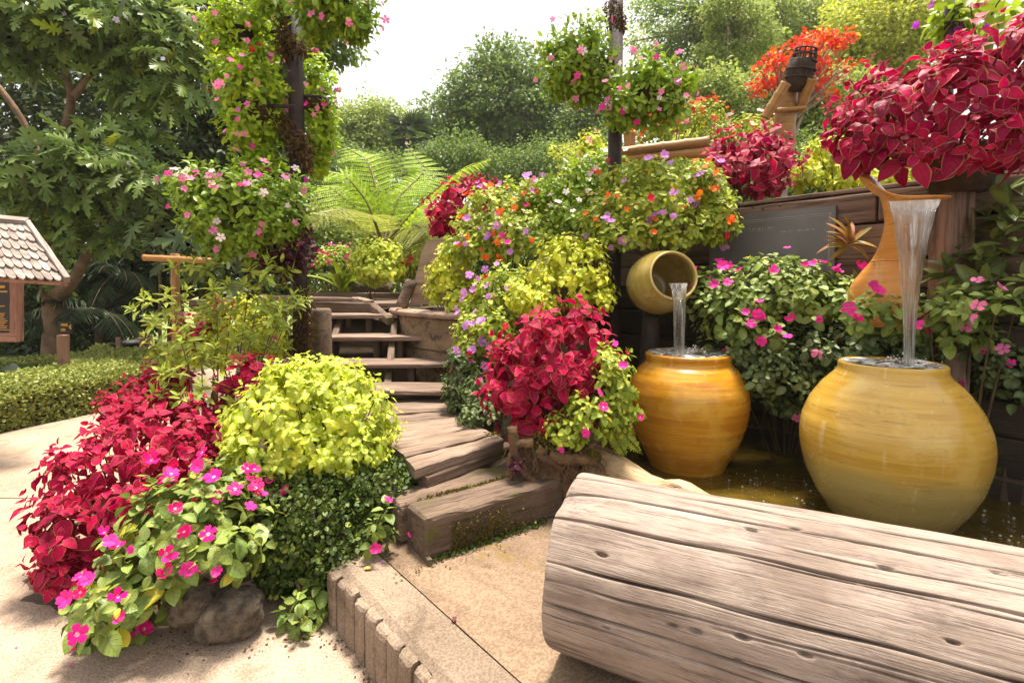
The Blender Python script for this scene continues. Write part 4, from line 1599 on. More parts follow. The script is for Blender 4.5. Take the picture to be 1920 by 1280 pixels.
def stream(name, label, pts, wid, thick, seed):
    """falling sheet of water: pts centre line, wid and thick half sizes"""
    Pq = smooth_path(pts, 40)
    ww = np.interp(np.linspace(0, 1, 40), np.linspace(0, 1, len(wid)), wid)
    tk = np.interp(np.linspace(0, 1, 40), np.linspace(0, 1, len(thick)), thick)
    r = np.random.default_rng(seed)
    n = 44
    V, UV = [], []
    amp = r.uniform(.3, 1, 5)
    phs = r.uniform(0, 6, 5)
    for i in range(40):
        side = unit(np.array([1, -.35, 0]))
        fw = np.array([.35, 1, 0]) / 1.06
        for k in range(n):
            t = 2 * PI * k / n
            rip = 1 + .10 * sum(a * math.sin(t * (3 + 2 * j) + ph + i * .03 * j) for j, (a, ph) in enumerate(zip(amp, phs)))
            q = Pq[i] + side * ww[i] * math.cos(t) * (1 + .03 * math.sin(i * .7 + k)) + fw * tk[i] * math.sin(t) * rip
            V.append(q)
            UV.append((abs(k / n * 2 - 1) * 2, i / 40 * 2))
    T = [(i * n + k, i * n + (k + 1) % n, (i + 1) * n + (k + 1) % n, (i + 1) * n + k) for i in range(39) for k in range(n)]
    single(name, label, 'water', mesh_np(name, np.array(V), np.array(T), np.array(UV), None, [M_fall]))


stream('falling_water', 'clear stream of water falling from the terracotta spout', [W(1714, 376, 2.06), W(1713, 400, 2.03), W(1710, 470, 2.02), W(1706, 570, 2.03), W(1704, 690, 2.05)],
       [.086, .078, .066, .053, .040, .028, .020, .017], [.010, .014, .018, .020, .018, .015, .013, .012], 3)
stream('falling_water', 'short white stream of water from the tilted olive jar', [W(1269, 531, 2.80), W(1271, 531, 2.73), W(1273, 545, 2.66), W(1274, 580, 2.64), W(1273, 668, 2.65)],
       [.060, .050, .040, .033, .029, .026], [.003, .010, .014, .015, .015, .015], 4)

# ================================================================== far vegetation
def hz(p):
    return float(hgt(p.x, p.y))


def simple_tree(name, label, px, py_top_blobs, Y, mat, size, n, cr, m, seed, kind='card', bark=None, group=None, r=.2, trunk_top=None, shell=.45, limbs=5, lean=0, flat=.6, twigs=0, nobj=0):
    """trunk at pixel column px, crown ellipsoids given as (px,py,rx,rz[,dY])"""
    rng = np.random.default_rng(seed)
    bl = []
    for b in py_top_blobs:
        bl.append(B(b[0], b[1], Y + (b[4] if len(b) > 4 else 0), b[2], b[3]))
    g = W(px, 535, Y)
    base = Vector((g.x, Y, hz(g) - .05))
    low = min(b[2] - b[5] * .3 for b in bl)
    tz = low if trunk_top is None else W(px, trunk_top, Y).z
    top = Vector((base.x + lean, Y, max(tz, base.z + .5)))
    L = [([base, base.lerp(top, .5) + Vector((rng.normal() * r, 0, 0)), top], [r * 1.2, r * .95, r * .75])]
    for k in range(limbs):
        b = bl[k % len(bl)]
        e = Vector(b[:3]) + Vector(unit(rng.normal(size=3)) * b[3:] * .75)
        s = base.lerp(top, rng.uniform(.75, 1))
        L.append(([s, s.lerp(e, .5) + Vector((0, 0, .1 * (e - s).length)), e], [r * .5, r * .35, r * .12]))
    return tree(name, label, L, bl, mat, kind, size, n, cr, m, nobj, bark, group, seed, shell, flat, twigs=twigs)


FT = 'trees on the far slope'
simple_tree('broad_tree', 'wide dome-shaped green tree against the white sky', 940, [(930, 190, 105, 85), (960, 230, 110, 90), (860, 230, 70, 70), (1010, 260, 70, 80), (930, 280, 120, 70), (970, 140, 70, 50)], 26, L_mid, .20, 620, .8, 70, 1, bark=M_bark_grey, group=FT, r=.35, twigs=60)
simple_tree('broad_tree', 'small pale green tree beside the palm on the far slope', 720, [(720, 250, 70, 55), (670, 260, 55, 50), (640, 240, 40, 35), (760, 275, 50, 45)], 30, L_pale, .20, 420, .9, 60, 2, bark=M_bark_grey, group=FT, r=.3)
simple_tree('broad_tree', 'dark tree below the dome-shaped tree beside the dark post', 1085, [(1090, 250, 50, 60), (1060, 300, 60, 50), (1120, 200, 40, 60)], 24, L_mid, .17, 260, .7, 55, 3, bark=M_bark_grey, group=FT, r=.2, twigs=30)
simple_tree('tall_tree', 'tall thin-crowned tree with pale bare trunk over the red bush', 1305, [(1240, 60, 80, 60), (1320, 40, 90, 60), (1390, 70, 70, 60), (1280, 130, 70, 50), (1350, 150, 60, 50)], 20, L_mid, .15, 150, .5, 60, 4, bark=M_bark_grey, group=FT, r=.16, trunk_top=20, shell=.3, limbs=10, lean=.2, twigs=50)
simple_tree('tall_tree', 'tall hazy tree between the thin-crowned tree and the yellow tree', 1480, [(1440, 40, 80, 60), (1500, 90, 70, 60), (1420, 120, 60, 50), (1530, 30, 60, 50)], 22, L_pale, .16, 230, .6, 60, 5, bark=M_bark_grey, group=FT, r=.16, shell=.3, twigs=30)
simple_tree('tall_tree', 'slender tree with a pale forked trunk right of the thin-crowned tree', 1385, [(1370, 30, 60, 40), (1410, 70, 45, 35), (1350, 100, 40, 30)], 18, L_pale, .14, 110, .45, 55, 14, bark=M_bark_grey, group=FT, r=.12, trunk_top=40, shell=.3, limbs=8, lean=-.5, twigs=40)
simple_tree('bushy_tree', 'yellow-green feathery tree above the broad red coleus', 1660, [(1640, 60, 110, 70), (1580, 140, 80, 60), (1720, 40, 80, 70), (1650, 170, 90, 60)], 15, L_yel, .14, 380, .5, 60, 6, bark=M_bark_grey, group=FT, r=.12, twigs=30)
simple_tree('bushy_tree', 'grey-green shrubby tree behind the bamboo water scoop', 1440, [(1390, 190, 75, 50), (1480, 210, 60, 60), (1570, 200, 80, 60), (1330, 180, 50, 50), (1540, 250, 60, 40)], 13, L_pale, .11, 420, .4, 50, 7, bark=M_bark_grey, group=FT, r=.1)
simple_tree('bushy_tree', 'dark rounded tree behind the hanging basket on the thin post', 1330, [(1310, 235, 60, 50), (1270, 205, 50, 40), (1345, 215, 45, 35)], 16, L_mid, .11, 260, .45, 50, 8, bark=M_bark_grey, group=FT, r=.1)
simple_tree('broad_tree', 'pale hazy tree rising behind the whole right slope', 1560, [(1300, 40, 160, 120), (1480, 60, 150, 120), (1640, 40, 160, 120), (1420, 180, 200, 70)], 40, L_pale, .26, 340, 1.0, 60, 9, bark=M_bark_grey, group=FT, r=.3)
simple_tree('bushy_tree', 'mid green shrubby tree behind the fern fronds', 650, [(640, 330, 70, 60), (720, 340, 70, 50), (600, 400, 60, 60), (700, 410, 80, 45)], 14, L_mid, .10, 330, .4, 50, 10, bark=M_bark_grey, group=FT, r=.1)
simple_tree('bushy_tree', 'low dark shrubby tree under the dome-shaped tree', 900, [(860, 300, 60, 45), (950, 320, 80, 35), (1010, 310, 70, 40), (800, 330, 50, 50)], 17, L_mid, .11, 330, .5, 50, 11, bark=M_bark_grey, group=FT, r=.1)

rsh = np.random.default_rng(404)
for k in range(30):                                                   # low growth on the slope between the beds and the far trees
    px = 570 + k % 15 * 42 + rsh.uniform(-15, 15) if k < 15 else 1090 + (k - 15) * 48 + rsh.uniform(-15, 15)
    Y = rsh.uniform(9, 12.5)
    py = rsh.uniform(405, 450) if k < 15 else rsh.uniform(270, 320)
    c = W(px, py, Y)
    simple_tree('slope_shrub', ('first', 'second', 'third', 'fourth')[(k % 15 if k < 15 else k - 15) // 4] + (' mid green', ' pale green', ' dull green', ' yellow-green')[k % 4] + ' low shrub from the left behind the ' + ('fern and bank' if k < 15 else 'wall-top flowers'), px, [(px, py, rsh.uniform(40, 55), rsh.uniform(32, 42)), (px + rsh.uniform(-25, 25), py + 45, 50, 40), (px + rsh.uniform(-25, 25), py + 95, 50, 45)],
                Y, (L_mid, L_pale, L_mid, L_yel)[k % 4], .08, 110, .25, 40, 700 + k, bark=M_stem, group='shrubs on the slope', r=.03, limbs=2)

LF = 'dark trees of the wood on the left'
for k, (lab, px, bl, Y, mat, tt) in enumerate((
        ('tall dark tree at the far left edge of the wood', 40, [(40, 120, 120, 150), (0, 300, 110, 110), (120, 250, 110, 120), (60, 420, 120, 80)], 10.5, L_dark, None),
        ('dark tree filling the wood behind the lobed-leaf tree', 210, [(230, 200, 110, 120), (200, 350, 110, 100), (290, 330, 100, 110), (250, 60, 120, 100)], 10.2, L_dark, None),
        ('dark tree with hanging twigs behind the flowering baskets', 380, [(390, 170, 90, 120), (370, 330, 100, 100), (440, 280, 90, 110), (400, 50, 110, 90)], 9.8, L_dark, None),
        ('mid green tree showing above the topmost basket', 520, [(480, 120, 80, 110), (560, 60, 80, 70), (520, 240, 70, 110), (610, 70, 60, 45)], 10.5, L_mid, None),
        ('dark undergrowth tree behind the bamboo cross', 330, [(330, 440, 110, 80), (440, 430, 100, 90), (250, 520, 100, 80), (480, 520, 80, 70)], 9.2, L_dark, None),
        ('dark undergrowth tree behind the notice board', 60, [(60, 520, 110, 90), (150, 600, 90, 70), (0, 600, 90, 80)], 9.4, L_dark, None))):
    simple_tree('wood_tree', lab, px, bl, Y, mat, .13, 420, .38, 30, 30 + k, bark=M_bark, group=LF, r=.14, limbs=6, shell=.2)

# big lobed-leaf tree in front of the wood
YT = 7.2
limbs = [
    (pixpath([(103, 700), (106, 620), (105, 560), (100, 530)], YT), [0.169, 0.156, 0.150, 0.156]),
    (pixpath([(98, 545), (97, 480), (104, 400), (112, 290), (120, 245)], YT), [0.111, 0.078, 0.065, 0.065, 0.058]),
    (pixpath([(120, 250), (140, 180), (120, 130), (85, 70), (60, 10), (50, -60)], YT - .1), [0.058, 0.052, 0.039, 0.033, 0.026, 0.019]),
    (pixpath([(140, 182), (170, 140), (200, 120), (260, 118), (310, 132)], YT - .2), [0.052, 0.042, 0.033, 0.026, 0.016]),
    (pixpath([(170, 140), (165, 90), (150, 40), (160, -20)], YT - .2), [0.039, 0.029, 0.023, 0.016]),
    (pixpath([(108, 555), (140, 530), (165, 470), (200, 405), (250, 390), (305, 374)], YT - .3), [0.104, 0.078, 0.058, 0.046, 0.033, 0.019]),
    (pixpath([(105, 400), (70, 280), (40, 220), (0, 165), (-40, 120)], YT + .2), [0.052, 0.046, 0.039, 0.039, 0.033]),
    (pixpath([(200, 405), (215, 360), (230, 320)], YT - .3), [0.039, 0.026, 0.013]),
]
bl = [B(60, 30, 6.6, 110, 45), B(190, 40, 6.8, 100, 50), B(300, 60, 6.9, 80, 55), B(350, 140, 7.0, 60, 50), B(260, 170, 7.2, 70, 25), B(60, 320, 6.2, 100, 38), B(180, 300, 6.3, 90, 30), B(270, 335, 6.4, 75, 32),
      B(110, 365, 6.5, 100, 30), B(230, 255, 6.9, 60, 20), B(200, 430, 6.8, 60, 28), B(60, 400, 6.9, 60, 30), B(70, 510, 7.0, 30, 35), B(20, 90, 6.9, 60, 40)]
tree('lobed_leaf_tree', 'tree with large lobed leaves and bent brown limbs above the notice board', limbs, bl, L_lobed, 'lobed', .30, 330, .32, 9, 300, M_bark, None, 77, .2, .45,
     flowers=(('flower', F_pale, 26, .035),), upn=.8)


# ------------------------------------------------------------------ fronds
def frond_cloud(rach, pin_n, pin_len, leaf_n, leaf_len, rng, up=(0, 0, 1), droop=.25, two=True):
    """pinnate frond; two=True: each pinna carries rows of leaflets. Returns O,X,Y,Z,S lists"""
    R = smooth_path(rach, 30)
    T = unit(np.gradient(R, axis=0))
    O, X, N, S = [], [], [], []
    for i in range(pin_n):
        u = .16 + .84 * (i + .5) / pin_n
        q = np.array([np.interp(u, np.linspace(0, 1, 30), R[:, k]) for k in range(3)])
        t = T[min(int(u * 29), 29)]
        side = unit(np.cross(t, np.array(up)))
        nrm = unit(np.cross(side, t))
        ln = pin_len * (math.sin(PI * min(1, .12 + u * .92)) ** .7) * rng.uniform(.92, 1.05)
        for sgn in (-1, 1):
            d = unit(side * sgn * .92 + t * .42 - nrm * .10)
            if not two:
                O.append(q)
                X.append(d + np.array([0, 0, -droop]) + rng.normal(size=3) * .08)
                N.append(nrm)
                S.append(ln)
                continue
            for j in range(leaf_n):
                v = (j + .6) / leaf_n
                w = q + d * ln * v - nrm * droop * ln * v * v
                dt = unit(d - nrm * 2 * droop * v)
                sd = unit(np.cross(dt, nrm))
                for s2 in (-1, 1):
                    O.append(w)
                    X.append(unit(sd * s2 + dt * .35))
                    N.append(nrm)
                    S.append(leaf_len * (1 - v ** 2.2 * .85) * (ln / pin_len) ** .5)
    O, X, N, S = np.array(O), np.array(X), np.array(N), np.array(S)
    X, Y, Z = basis(X, N, rng, .08)
    return O, X, Y, Z, S


TPL['leaflet'] = [card_tpl(.5, .12)]
TPL['blade'] = [card_tpl(.09, .25), card_tpl(.1, .45)]
TPL['fan'] = [card_tpl(.12, .15), card_tpl(.12, .4)]
rng = np.random.default_rng(99)
Yf = 6.6
fb = W(718, 462, Yf)
tf = thing('tree_fern', 'tree fern with bright lime fronds above the round lime bush', 'fern', (fb.x, fb.y, hz(fb)))
mb = MB()
mb.tube([Vector((fb.x, fb.y, hz(fb) - .1)), fb + Vector((0, 0, -.2)), fb], [.11, .10, .08], 10, True, .15, rng)
link('trunk', mb.mesh('trunk', M_bark, True), tf)
FR = [([(718, 462), (690, 380), (650, 330), (590, 318)], [6.6, 6.5, 6.4, 6.3], L_fern, .36), ([(718, 462), (708, 360), (690, 300), (640, 272)], [6.6, 6.8, 7.0, 7.2], L_fern, .38),
      ([(718, 462), (745, 370), (800, 320), (760, 270)], [6.6, 6.9, 7.3, 7.8], L_fern, .36), ([(718, 462), (790, 380), (860, 320), (930, 292)], [6.6, 6.3, 6.1, 6.0], L_fern, .42),
      ([(718, 462), (660, 410), (610, 400), (560, 415)], [6.6, 6.2, 5.9, 5.8], L_ferndull, .36), ([(718, 462), (700, 405), (650, 392), (600, 400)], [6.6, 6.1, 5.6, 5.3], L_ferndull, .34),
      ([(718, 462), (770, 420), (800, 430), (790, 500)], [6.6, 6.3, 6.1, 6.0], L_ferndull, .36), ([(718, 462), (760, 400), (800, 385), (840, 400)], [6.6, 6.9, 7.2, 7.4], L_fern, .34),
      ([(718, 462), (680, 400), (620, 350), (560, 350)], [6.6, 7.0, 7.3, 7.5], L_fern, .36), ([(718, 462), (730, 400), (770, 350), (840, 330)], [6.6, 7.0, 7.4, 7.8], L_fern, .36)]
for pp, YY, mt, pl_ in FR:
    ra = pixpath(pp, YY)
    mb = MB()
    mb.tube(smooth_path(ra, 16), np.linspace(.02, .004, 16), 6, False)
    fo = link('frond', mb.mesh('frond', M_fernstem, True), tf)
    O, X, Y, Z, S = frond_cloud([tuple(q) for q in ra], 17, pl_ * 1.35, 18, .062, rng, (0, -.5, 1), .16)
    me = join_cloud('leaflets', 'leaflet', O, X, Y, Z, S, np.zeros(len(O), int), rng.random(len(O)), mt)
    lo = link('leaflets', me, sub(fo), kind='stuff')


def palm(name, label, crown_px, Y, nfr, flen, pin, pl_, mat, seed, trunk_r=.05, group=None, arch=.9):
    r = np.random.default_rng(seed)
    c = W(crown_px[0], crown_px[1], Y)
    t = thing(name, label, 'palm', (c.x, c.y, hz(c)), group)
    mb = MB()
    mb.tube([Vector((c.x, c.y, hz(c) - .1)), Vector((c.x + .02, c.y, (hz(c) + c.z) / 2)), c], [trunk_r * 1.1, trunk_r, trunk_r], 10, True, .12, r)
    link('trunk', mb.mesh('trunk', M_bark, True), t)
    for k in range(nfr):
        a = 2 * PI * k / nfr + r.normal() * .2
        el = r.uniform(.15, 1.15)
        L = flen * r.uniform(.8, 1.15)
        pts = []
        for u in np.linspace(0, 1, 6):
            h = L * (math.sin(el) * u - arch * u * u * .8)
            d = L * math.cos(el) * u * (1 - .12 * u) + L * .25 * u
            pts.append((c.x + math.cos(a) * d, c.y + math.sin(a) * d, c.z + h))
        mb = MB()
        mb.tube(smooth_path(pts, 12), np.linspace(.012, .003, 12), 5, False)
        fo = link('frond', mb.mesh('frond', M_stem, True), t)
        O, X, Y_, Z, S = frond_cloud(pts, pin, pl_, 0, 0, r, two=False, droop=.35)
        link('leaflets', join_cloud('leaflets', 'blade', O, X, Y_, Z, S, r.integers(0, 2, len(O)), r.random(len(O)), mat), sub(fo), kind='stuff')


palm('feather_palm', 'small feathery palm with arching fronds behind the hedge', (182, 590), 7.7, 22, 1.0, 34, .32, L_palm, 5)
palm('feather_palm', 'drooping feathery palm left of the bamboo cross, farther in the wood', (225, 520), 8.4, 18, 1.0, 30, .32, L_palm, 6)

# far fan palm
c = W(765, 262, 22)
fp = thing('fan_palm', 'dark fan palm standing before the far tree', 'palm', (c.x, c.y, hz(c)))
mb = MB()
mb.tube([Vector((c.x, c.y, hz(c))), c], .16, 8)
link('trunk', mb.mesh('trunk', M_bark_grey, True), fp)
rf = np.random.default_rng(31)
for k in range(22):
    d = unit(rf.normal(size=3) + np.array([0, 0, .25]))
    q = np.array(c) + d * rf.uniform(.6, 1.1)
    s = unit(np.cross(d, np.array([0, 0, 1.])))
    nn = np.cross(s, d)
    an = np.linspace(-1.5, 1.5, 20)
    X = np.cos(an)[:, None] * d + np.sin(an)[:, None] * s
    O = np.repeat(q[None], 20, 0)
    X, Y, Z = basis(X, np.repeat(nn[None], 20, 0), rf, .1)
    link('fan_leaf', join_cloud('fan_leaf', 'fan', O, X, Y, Z, np.full(20, .75), rf.integers(0, 2, 20), rf.random(20), L_palm), fp)

# split-leaf plants low in the wood
for k, (lab, px, py, Y) in enumerate((('dark split-leaf plant below the pink basket', 415, 440, 5.6), ('dark split-leaf plant left of the bamboo cross', 300, 420, 6.2))):
    tree('split_leaf_plant', lab, [([W(px, 640, Y), W(px, py + 30, Y)], [.02, .015])], [B(px, py, Y, 60, 45), B(px + 30, py + 50, Y, 50, 40)], L_dark, 'lobed', .42, 16, .25, 3, 40, M_stem, 'split-leaf plants in the wood', 60 + k, .2, .7, cat='plant')

# broad-leaved plants under the notice board
for k, (lab, px, py, Y) in enumerate((('broad dark leaves sprouting under the notice board', 40, 655, 5.2), ('broad dark leaves at the foot of the little sign post', 70, 690, 5.6))):
    c = W(px, py, Y)
    t = thing('broad_leaf_plant', lab, 'plant', (c.x, c.y, 0))
    r = np.random.default_rng(70 + k)
    n = 16
    a = r.uniform(0, 2 * PI, n)
    X = np.stack([np.cos(a), np.sin(a), r.uniform(.1, .9, n)], 1)
    O = np.repeat(np.array([[c.x, c.y, .05]]), n, 0) + r.normal(size=(n, 3)) * .08
    X, Y_, Z = basis(X, np.tile([0, 0, 1.], (n, 1)), r, .3)
    place_cloud(t, 'leaf', 'long', O, X, Y_, Z, r.uniform(.4, .7, n), L_dark, n, np.ones(n), r)

# ------------------------------------------------------------------ flame-coloured tree
simple_tree('flame_tree', 'orange and red blossoming tree behind the bamboo water scoop', 1470,
            [(1500, 110, 55, 30, -.3), (1540, 85, 40, 25), (1450, 135, 35, 22), (1570, 70, 22, 20), (1428, 165, 20, 18), (1500, 160, 45, 20), (1430, 230, 35, 14), (1545, 130, 40, 18), (1550, 180, 20, 14)],
            8.5, L_flame, .085, 140, .13, 14, 61, bark=M_bark_grey, r=.05, limbs=8, shell=.1, twigs=70)

# ================================================================== left side: hedge, notice board, signs
hline = [Vector(q) for q in smooth_path([(-6.2, 2.75, 0), (-5.0, 3.3, 0), (-4.2, 4.0, 0), (-3.93, 4.9, 0), (-4.05, 5.8, 0), (-4.5, 6.9, 0), (-5.2, 7.6, 0)], 40)]
rh = np.random.default_rng(14)


def hedge(name, label, line, width, height, nleaf, leafsize, z0=0):
    t = thing(name, label, 'hedge', tuple(line[len(line) // 2]))
    L = np.array([tuple(q) for q in line])
    T = unit(np.gradient(L, axis=0))
    Nn = np.stack([-T[:, 1], T[:, 0], T[:, 2] * 0], 1)
    # solid dark core added inside to block light through the leaves
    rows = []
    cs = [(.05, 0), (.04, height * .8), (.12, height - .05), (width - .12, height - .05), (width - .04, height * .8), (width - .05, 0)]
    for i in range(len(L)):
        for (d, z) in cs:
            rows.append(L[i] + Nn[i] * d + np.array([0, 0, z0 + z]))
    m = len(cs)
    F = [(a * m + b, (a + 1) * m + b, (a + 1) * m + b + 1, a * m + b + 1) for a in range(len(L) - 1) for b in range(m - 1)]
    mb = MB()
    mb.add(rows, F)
    link('light_block_core', mb.mesh('light_block_core', M_core), t)
    u = rh.uniform(0, len(L) - 1.001, nleaf)
    i = u.astype(int)
    f = (u - i)[:, None]
    Q = L[i] * (1 - f) + L[i + 1] * f
    NN = Nn[i]
    # walk round the section: side, rounded corner, top, corner, back
    per = rh.uniform(0, height + width + height * .35, nleaf)
    c = .09
    side, ztop, nx, nz = np.zeros(nleaf), np.zeros(nleaf), np.zeros(nleaf), np.zeros(nleaf)
    s1 = per < height
    side[s1], ztop[s1], nx[s1], nz[s1] = 0, per[s1], -1, .15
    s2 = (per >= height) & (per < height + width)
    side[s2], ztop[s2], nx[s2], nz[s2] = per[s2] - height, height, 0, 1
    s3 = per >= height + width
    side[s3], ztop[s3], nx[s3], nz[s3] = width, height - (per[s3] - height - width), 1, .15
    cut = np.clip(c - np.minimum(side, width - side), 0, c) * np.clip(ztop - height + c, 0, c) / c
    ztop = ztop - cut * .5
    bmp = .022 * vnoise(np.stack([Q[:, 0] * 7, Q[:, 1] * 7, (side + ztop) * 7], -1), 2)
    nrm = unit(NN * nx[:, None] + np.array([0, 0, 1.]) * nz[:, None])
    O = Q + NN * side[:, None] + np.array([0, 0, 1.]) * (z0 + ztop)[:, None] + nrm * (bmp + rh.normal(size=nleaf) * .014)[:, None]
    X, Y, Z = basis(nrm * .5 + rh.normal(size=O.shape) * .7, nrm + rh.normal(size=O.shape) * .5, rh, .5)
    link('foliage', join_cloud('foliage', 'small', O, X, Y, Z, leafsize * rh.uniform(.6, 1.3, nleaf), np.zeros(nleaf, int), rh.random(nleaf), L_hedge), t, kind='stuff')


hedge('clipped_hedge', 'low clipped green hedge curving along the path', hline, .85, .36, 52000, .034)
hedge('clipped_hedge', 'second low hedge strip behind the near hedge, below the notice board', [Vector(q) for q in smooth_path([(-7.6, 5.3, 0), (-6.4, 5.7, 0), (-5.5, 6.3, 0), (-5.2, 7.2, 0)], 20)], .6, .26, 12000, .036)

# notice board with shingled roof
kb = thing('notice_board', 'wooden notice board with a mossy shingle roof beyond the hedge', 'notice board', (-3.9, 3.9, 0))
rl_, rr_, el_, er_ = W(-330, 385, 3.5), W(52, 421, 3.95), W(-330, 500, 2.95), W(126, 529, 3.6)


def roofpt(u, v):
    return (rl_.lerp(rr_, u)).lerp(el_.lerp(er_, u), v)


rn = (roofpt(1, .5) - roofpt(0, .5)).cross(roofpt(.5, 1) - roofpt(.5, 0)).normalized()
if rn.z < 0:
    rn = -rn
NR = 6
for row in range(NR):
    v0, v1 = row / NR - .02, (row + 1) / NR + .05
    ncol = 16
    for col in range(ncol):
        u0 = .30 + .70 * (col + (.5 if row % 2 else 0)) / ncol
        u1 = u0 + .70 / ncol * .93
        if u1 > 1.015:
            continue
        sg = rh.normal() * .008
        pts = []
        for (uu, vv) in ((0, 0), (1, 0), (1, .72), (.86, .9), (.5, 1.0), (.14, .9), (0, .72)):
            pts.append(roofpt(u0 + (u1 - u0) * uu, v0 + (v1 - v0 + sg) * vv) + rn * (.012 + .018 * vv + rh.normal() * .002))
        n = len(pts)
        V = [tuple(q) for q in pts] + [tuple(q - rn * .012) for q in pts]
        F = [tuple(range(n)), tuple(range(2 * n - 1, n - 1, -1))] + [(i, n + i, n + (i + 1) % n, (i + 1) % n) for i in range(n)]
        org = Vector(V[0])
        mb = MB()
        mb.add([tuple(Vector(q) - org) for q in V], F)
        link('shingle', mb.mesh('shingle', M_shingle), kb, Matrix.Translation(org))
mb = MB()
V = [roofpt(.2, 0), roofpt(1, 0), roofpt(1, 1), roofpt(.2, 1)]
mb.add([tuple(q - rn * .004) for q in V] + [tuple(q - rn * .03) for q in V], [(0, 1, 2, 3), (7, 6, 5, 4), (0, 4, 5, 1), (1, 5, 6, 2), (2, 6, 7, 3), (3, 7, 4, 0)])
link('roof_board', mb.mesh('roof_board', M_kiosk), kb)
for (p0, p1, w, h, mt) in ((rl_ + rn * .03, rr_ + rn * .03, .07, .035, M_shingle), (rr_ + rn * .02, er_ + rn * .02, .035, .05, M_shingle)):
    M, L = frame_x(p0, p1, tuple(rn))
    link('ridge_board', timber_mesh('ridge_board', L, w, h, mt, 5, .006, .003), kb, M)
Yk = 3.9
for (a, b, w) in (((31, 510), (31, 640), 15), ((-330, 630), (38, 632), 17), ((-330, 518), (38, 518), 9)):
    M, L = frame_x(W(*a, Yk), W(*b, Yk), (0, -1, 0))
    link('frame', timber_mesh('frame', L, w / 960 * Yk, .06, M_kiosk, int(w), .008, .002), kb, M)
M, L = frame_x(W(-150, 800, Yk + .02), W(-150, 430, Yk + .02), (0, -1, 0))
link('post', timber_mesh('post', L, .09, .09, M_kiosk, 3, .008, .003), kb, M)


def panel_rect(x0, y0, x1, y1, Y, th, mat, name, parent):
    a, b = W(x0, y0, Y), W(x1, y1, Y)
    mb = MB()
    mb.box(((a.x + b.x) / 2, Y, (a.z + b.z) / 2), (abs(b.x - a.x), th, abs(a.z - b.z)))
    return link(name, mb.mesh(name, mat), parent)


bp = panel_rect(-330, 520, 26, 626, Yk + .01, .02, M_black, 'panel', kb)
for (x0, y0, x1, y1) in ((-300, 525, 23, 526), (-300, 618, 23, 619), (21.5, 525, 22.8, 619), (-20, 535, 10, 540), (-20, 545, 14, 548), (-40, 573, 9, 574.5)):
    panel_rect(x0, y0, x1, y1, Yk - .003, .003, M_gold, 'print', kb)
for k in range(9):
    panel_rect(-60, 587 + k * 3.4, rh.uniform(7, 15), 588.3 + k * 3.4, Yk - .003, .003, M_gold, 'print', kb)

# little direction sign on its post
sp_ = thing('direction_sign', 'small dark sign with orange lettering on a square post beside the tree', 'sign', (W(118, 690, 5.2).x, 5.2, 0))
M, L = frame_x(Vector((W(118, 690, 5.2).x, 5.2, -.05)), W(118, 628, 5.2), (0, -1, 0))
link('post', timber_mesh('post', L, .075, .075, M_kiosk, 9, .006, .002), sp_, M)
panel_rect(110, 604, 136, 625, 5.14, .03, M_black, 'board', sp_)
rs = random.Random(3)
mb = MB()
for (row, x0, x1) in ((609, 114, 127), (618, 114, 121)):
    x = x0
    while x < x1:
        w = rs.uniform(1.2, 2.0)
        a, b = W(x, row - 2.4 + rs.uniform(-.5, .5), 5.12), W(x + w, row + 2.4 + rs.uniform(-.6, .4), 5.12)
        mb.box(((a.x + b.x) / 2, 5.122, (a.z + b.z) / 2), (abs(b.x - a.x), .004, abs(a.z - b.z)))
        x += w + .7
a = W(131, 613, 5.12)
mb.prism([(-.012, 0), (.006, .022), (.012, .016), (.002, 0), (.012, -.016), (.006, -.022)], -.002, .002, Matrix(((1, 0, 0, a.x), (0, 0, 1, 5.122), (0, 1, 0, a.z), (0, 0, 0, 1))))
link('lettering', mb.mesh('lettering', M_gold), sp_)

# black tub with wooden stakes
tb = W(252, 645, 6.9)
tt_ = thing('black_tub', 'black planter tub with wooden stakes behind the hedge', 'tub', (tb.x, tb.y, 0))
mb = MB()
mb.lathe([(.2, .0), (.24, .32), (.25, .42), (.265, .42), (.265, .45), (.235, .45), (.22, .40), (.0005, .38)], 28)
link('body', mb.mesh('body', M_tub, True), tt_, Matrix.Translation((tb.x, tb.y, .0)))
for (px, py) in ((222, 632), (280, 628), (266, 622)):
    M, L = frame_x(Vector((W(px, py, 6.62).x, 6.62, -.02)), W(px, py, 6.62), (0, -1, 0))
    link('stake', timber_mesh('stake', L, .06, .03, M_kiosk, px, .005, .003), tt_, M)

# bamboo cross
bc = thing('bamboo_cross', 'bamboo T-shaped cross standing behind the azalea', 'bamboo frame', (W(328, 600, 4.3).x, 4.3, 0))


def bamboo(p0, p1, r, mat, name, parent, hollow=False, nodes=5, seed=0):
    """culm along local X with node rings, optionally an open end"""
    M, L = frame_x(p0, p1, (0, 0, 1) if abs((Vector(p1) - Vector(p0)).normalized().z) < .9 else (0, 1, 0))
    prof = []
    n = nodes * 6
    for i in range(n + 1):
        u = i / n
        k = (u * nodes) % 1
        b = .10 * math.exp(-(min(k, 1 - k) / .06) ** 2)
        prof.append((r * (1 + b - .03 * math.sin(PI * k)), u * L))
    if hollow:
        prof += [(r * .78, L), (r * .74, L - r * 2.5), (.0005, L - r * 2.6)]
    else:
        prof += [(r * .9, L + .002), (.0005, L + .002)]
    prof = [(.0005, -.001)] + prof
    mb = MB()
    mb.lathe(prof, 18, Matrix.Rotation(PI / 2, 4, 'Y'))
    return link(name, mb.mesh(name, mat, True), parent, M)


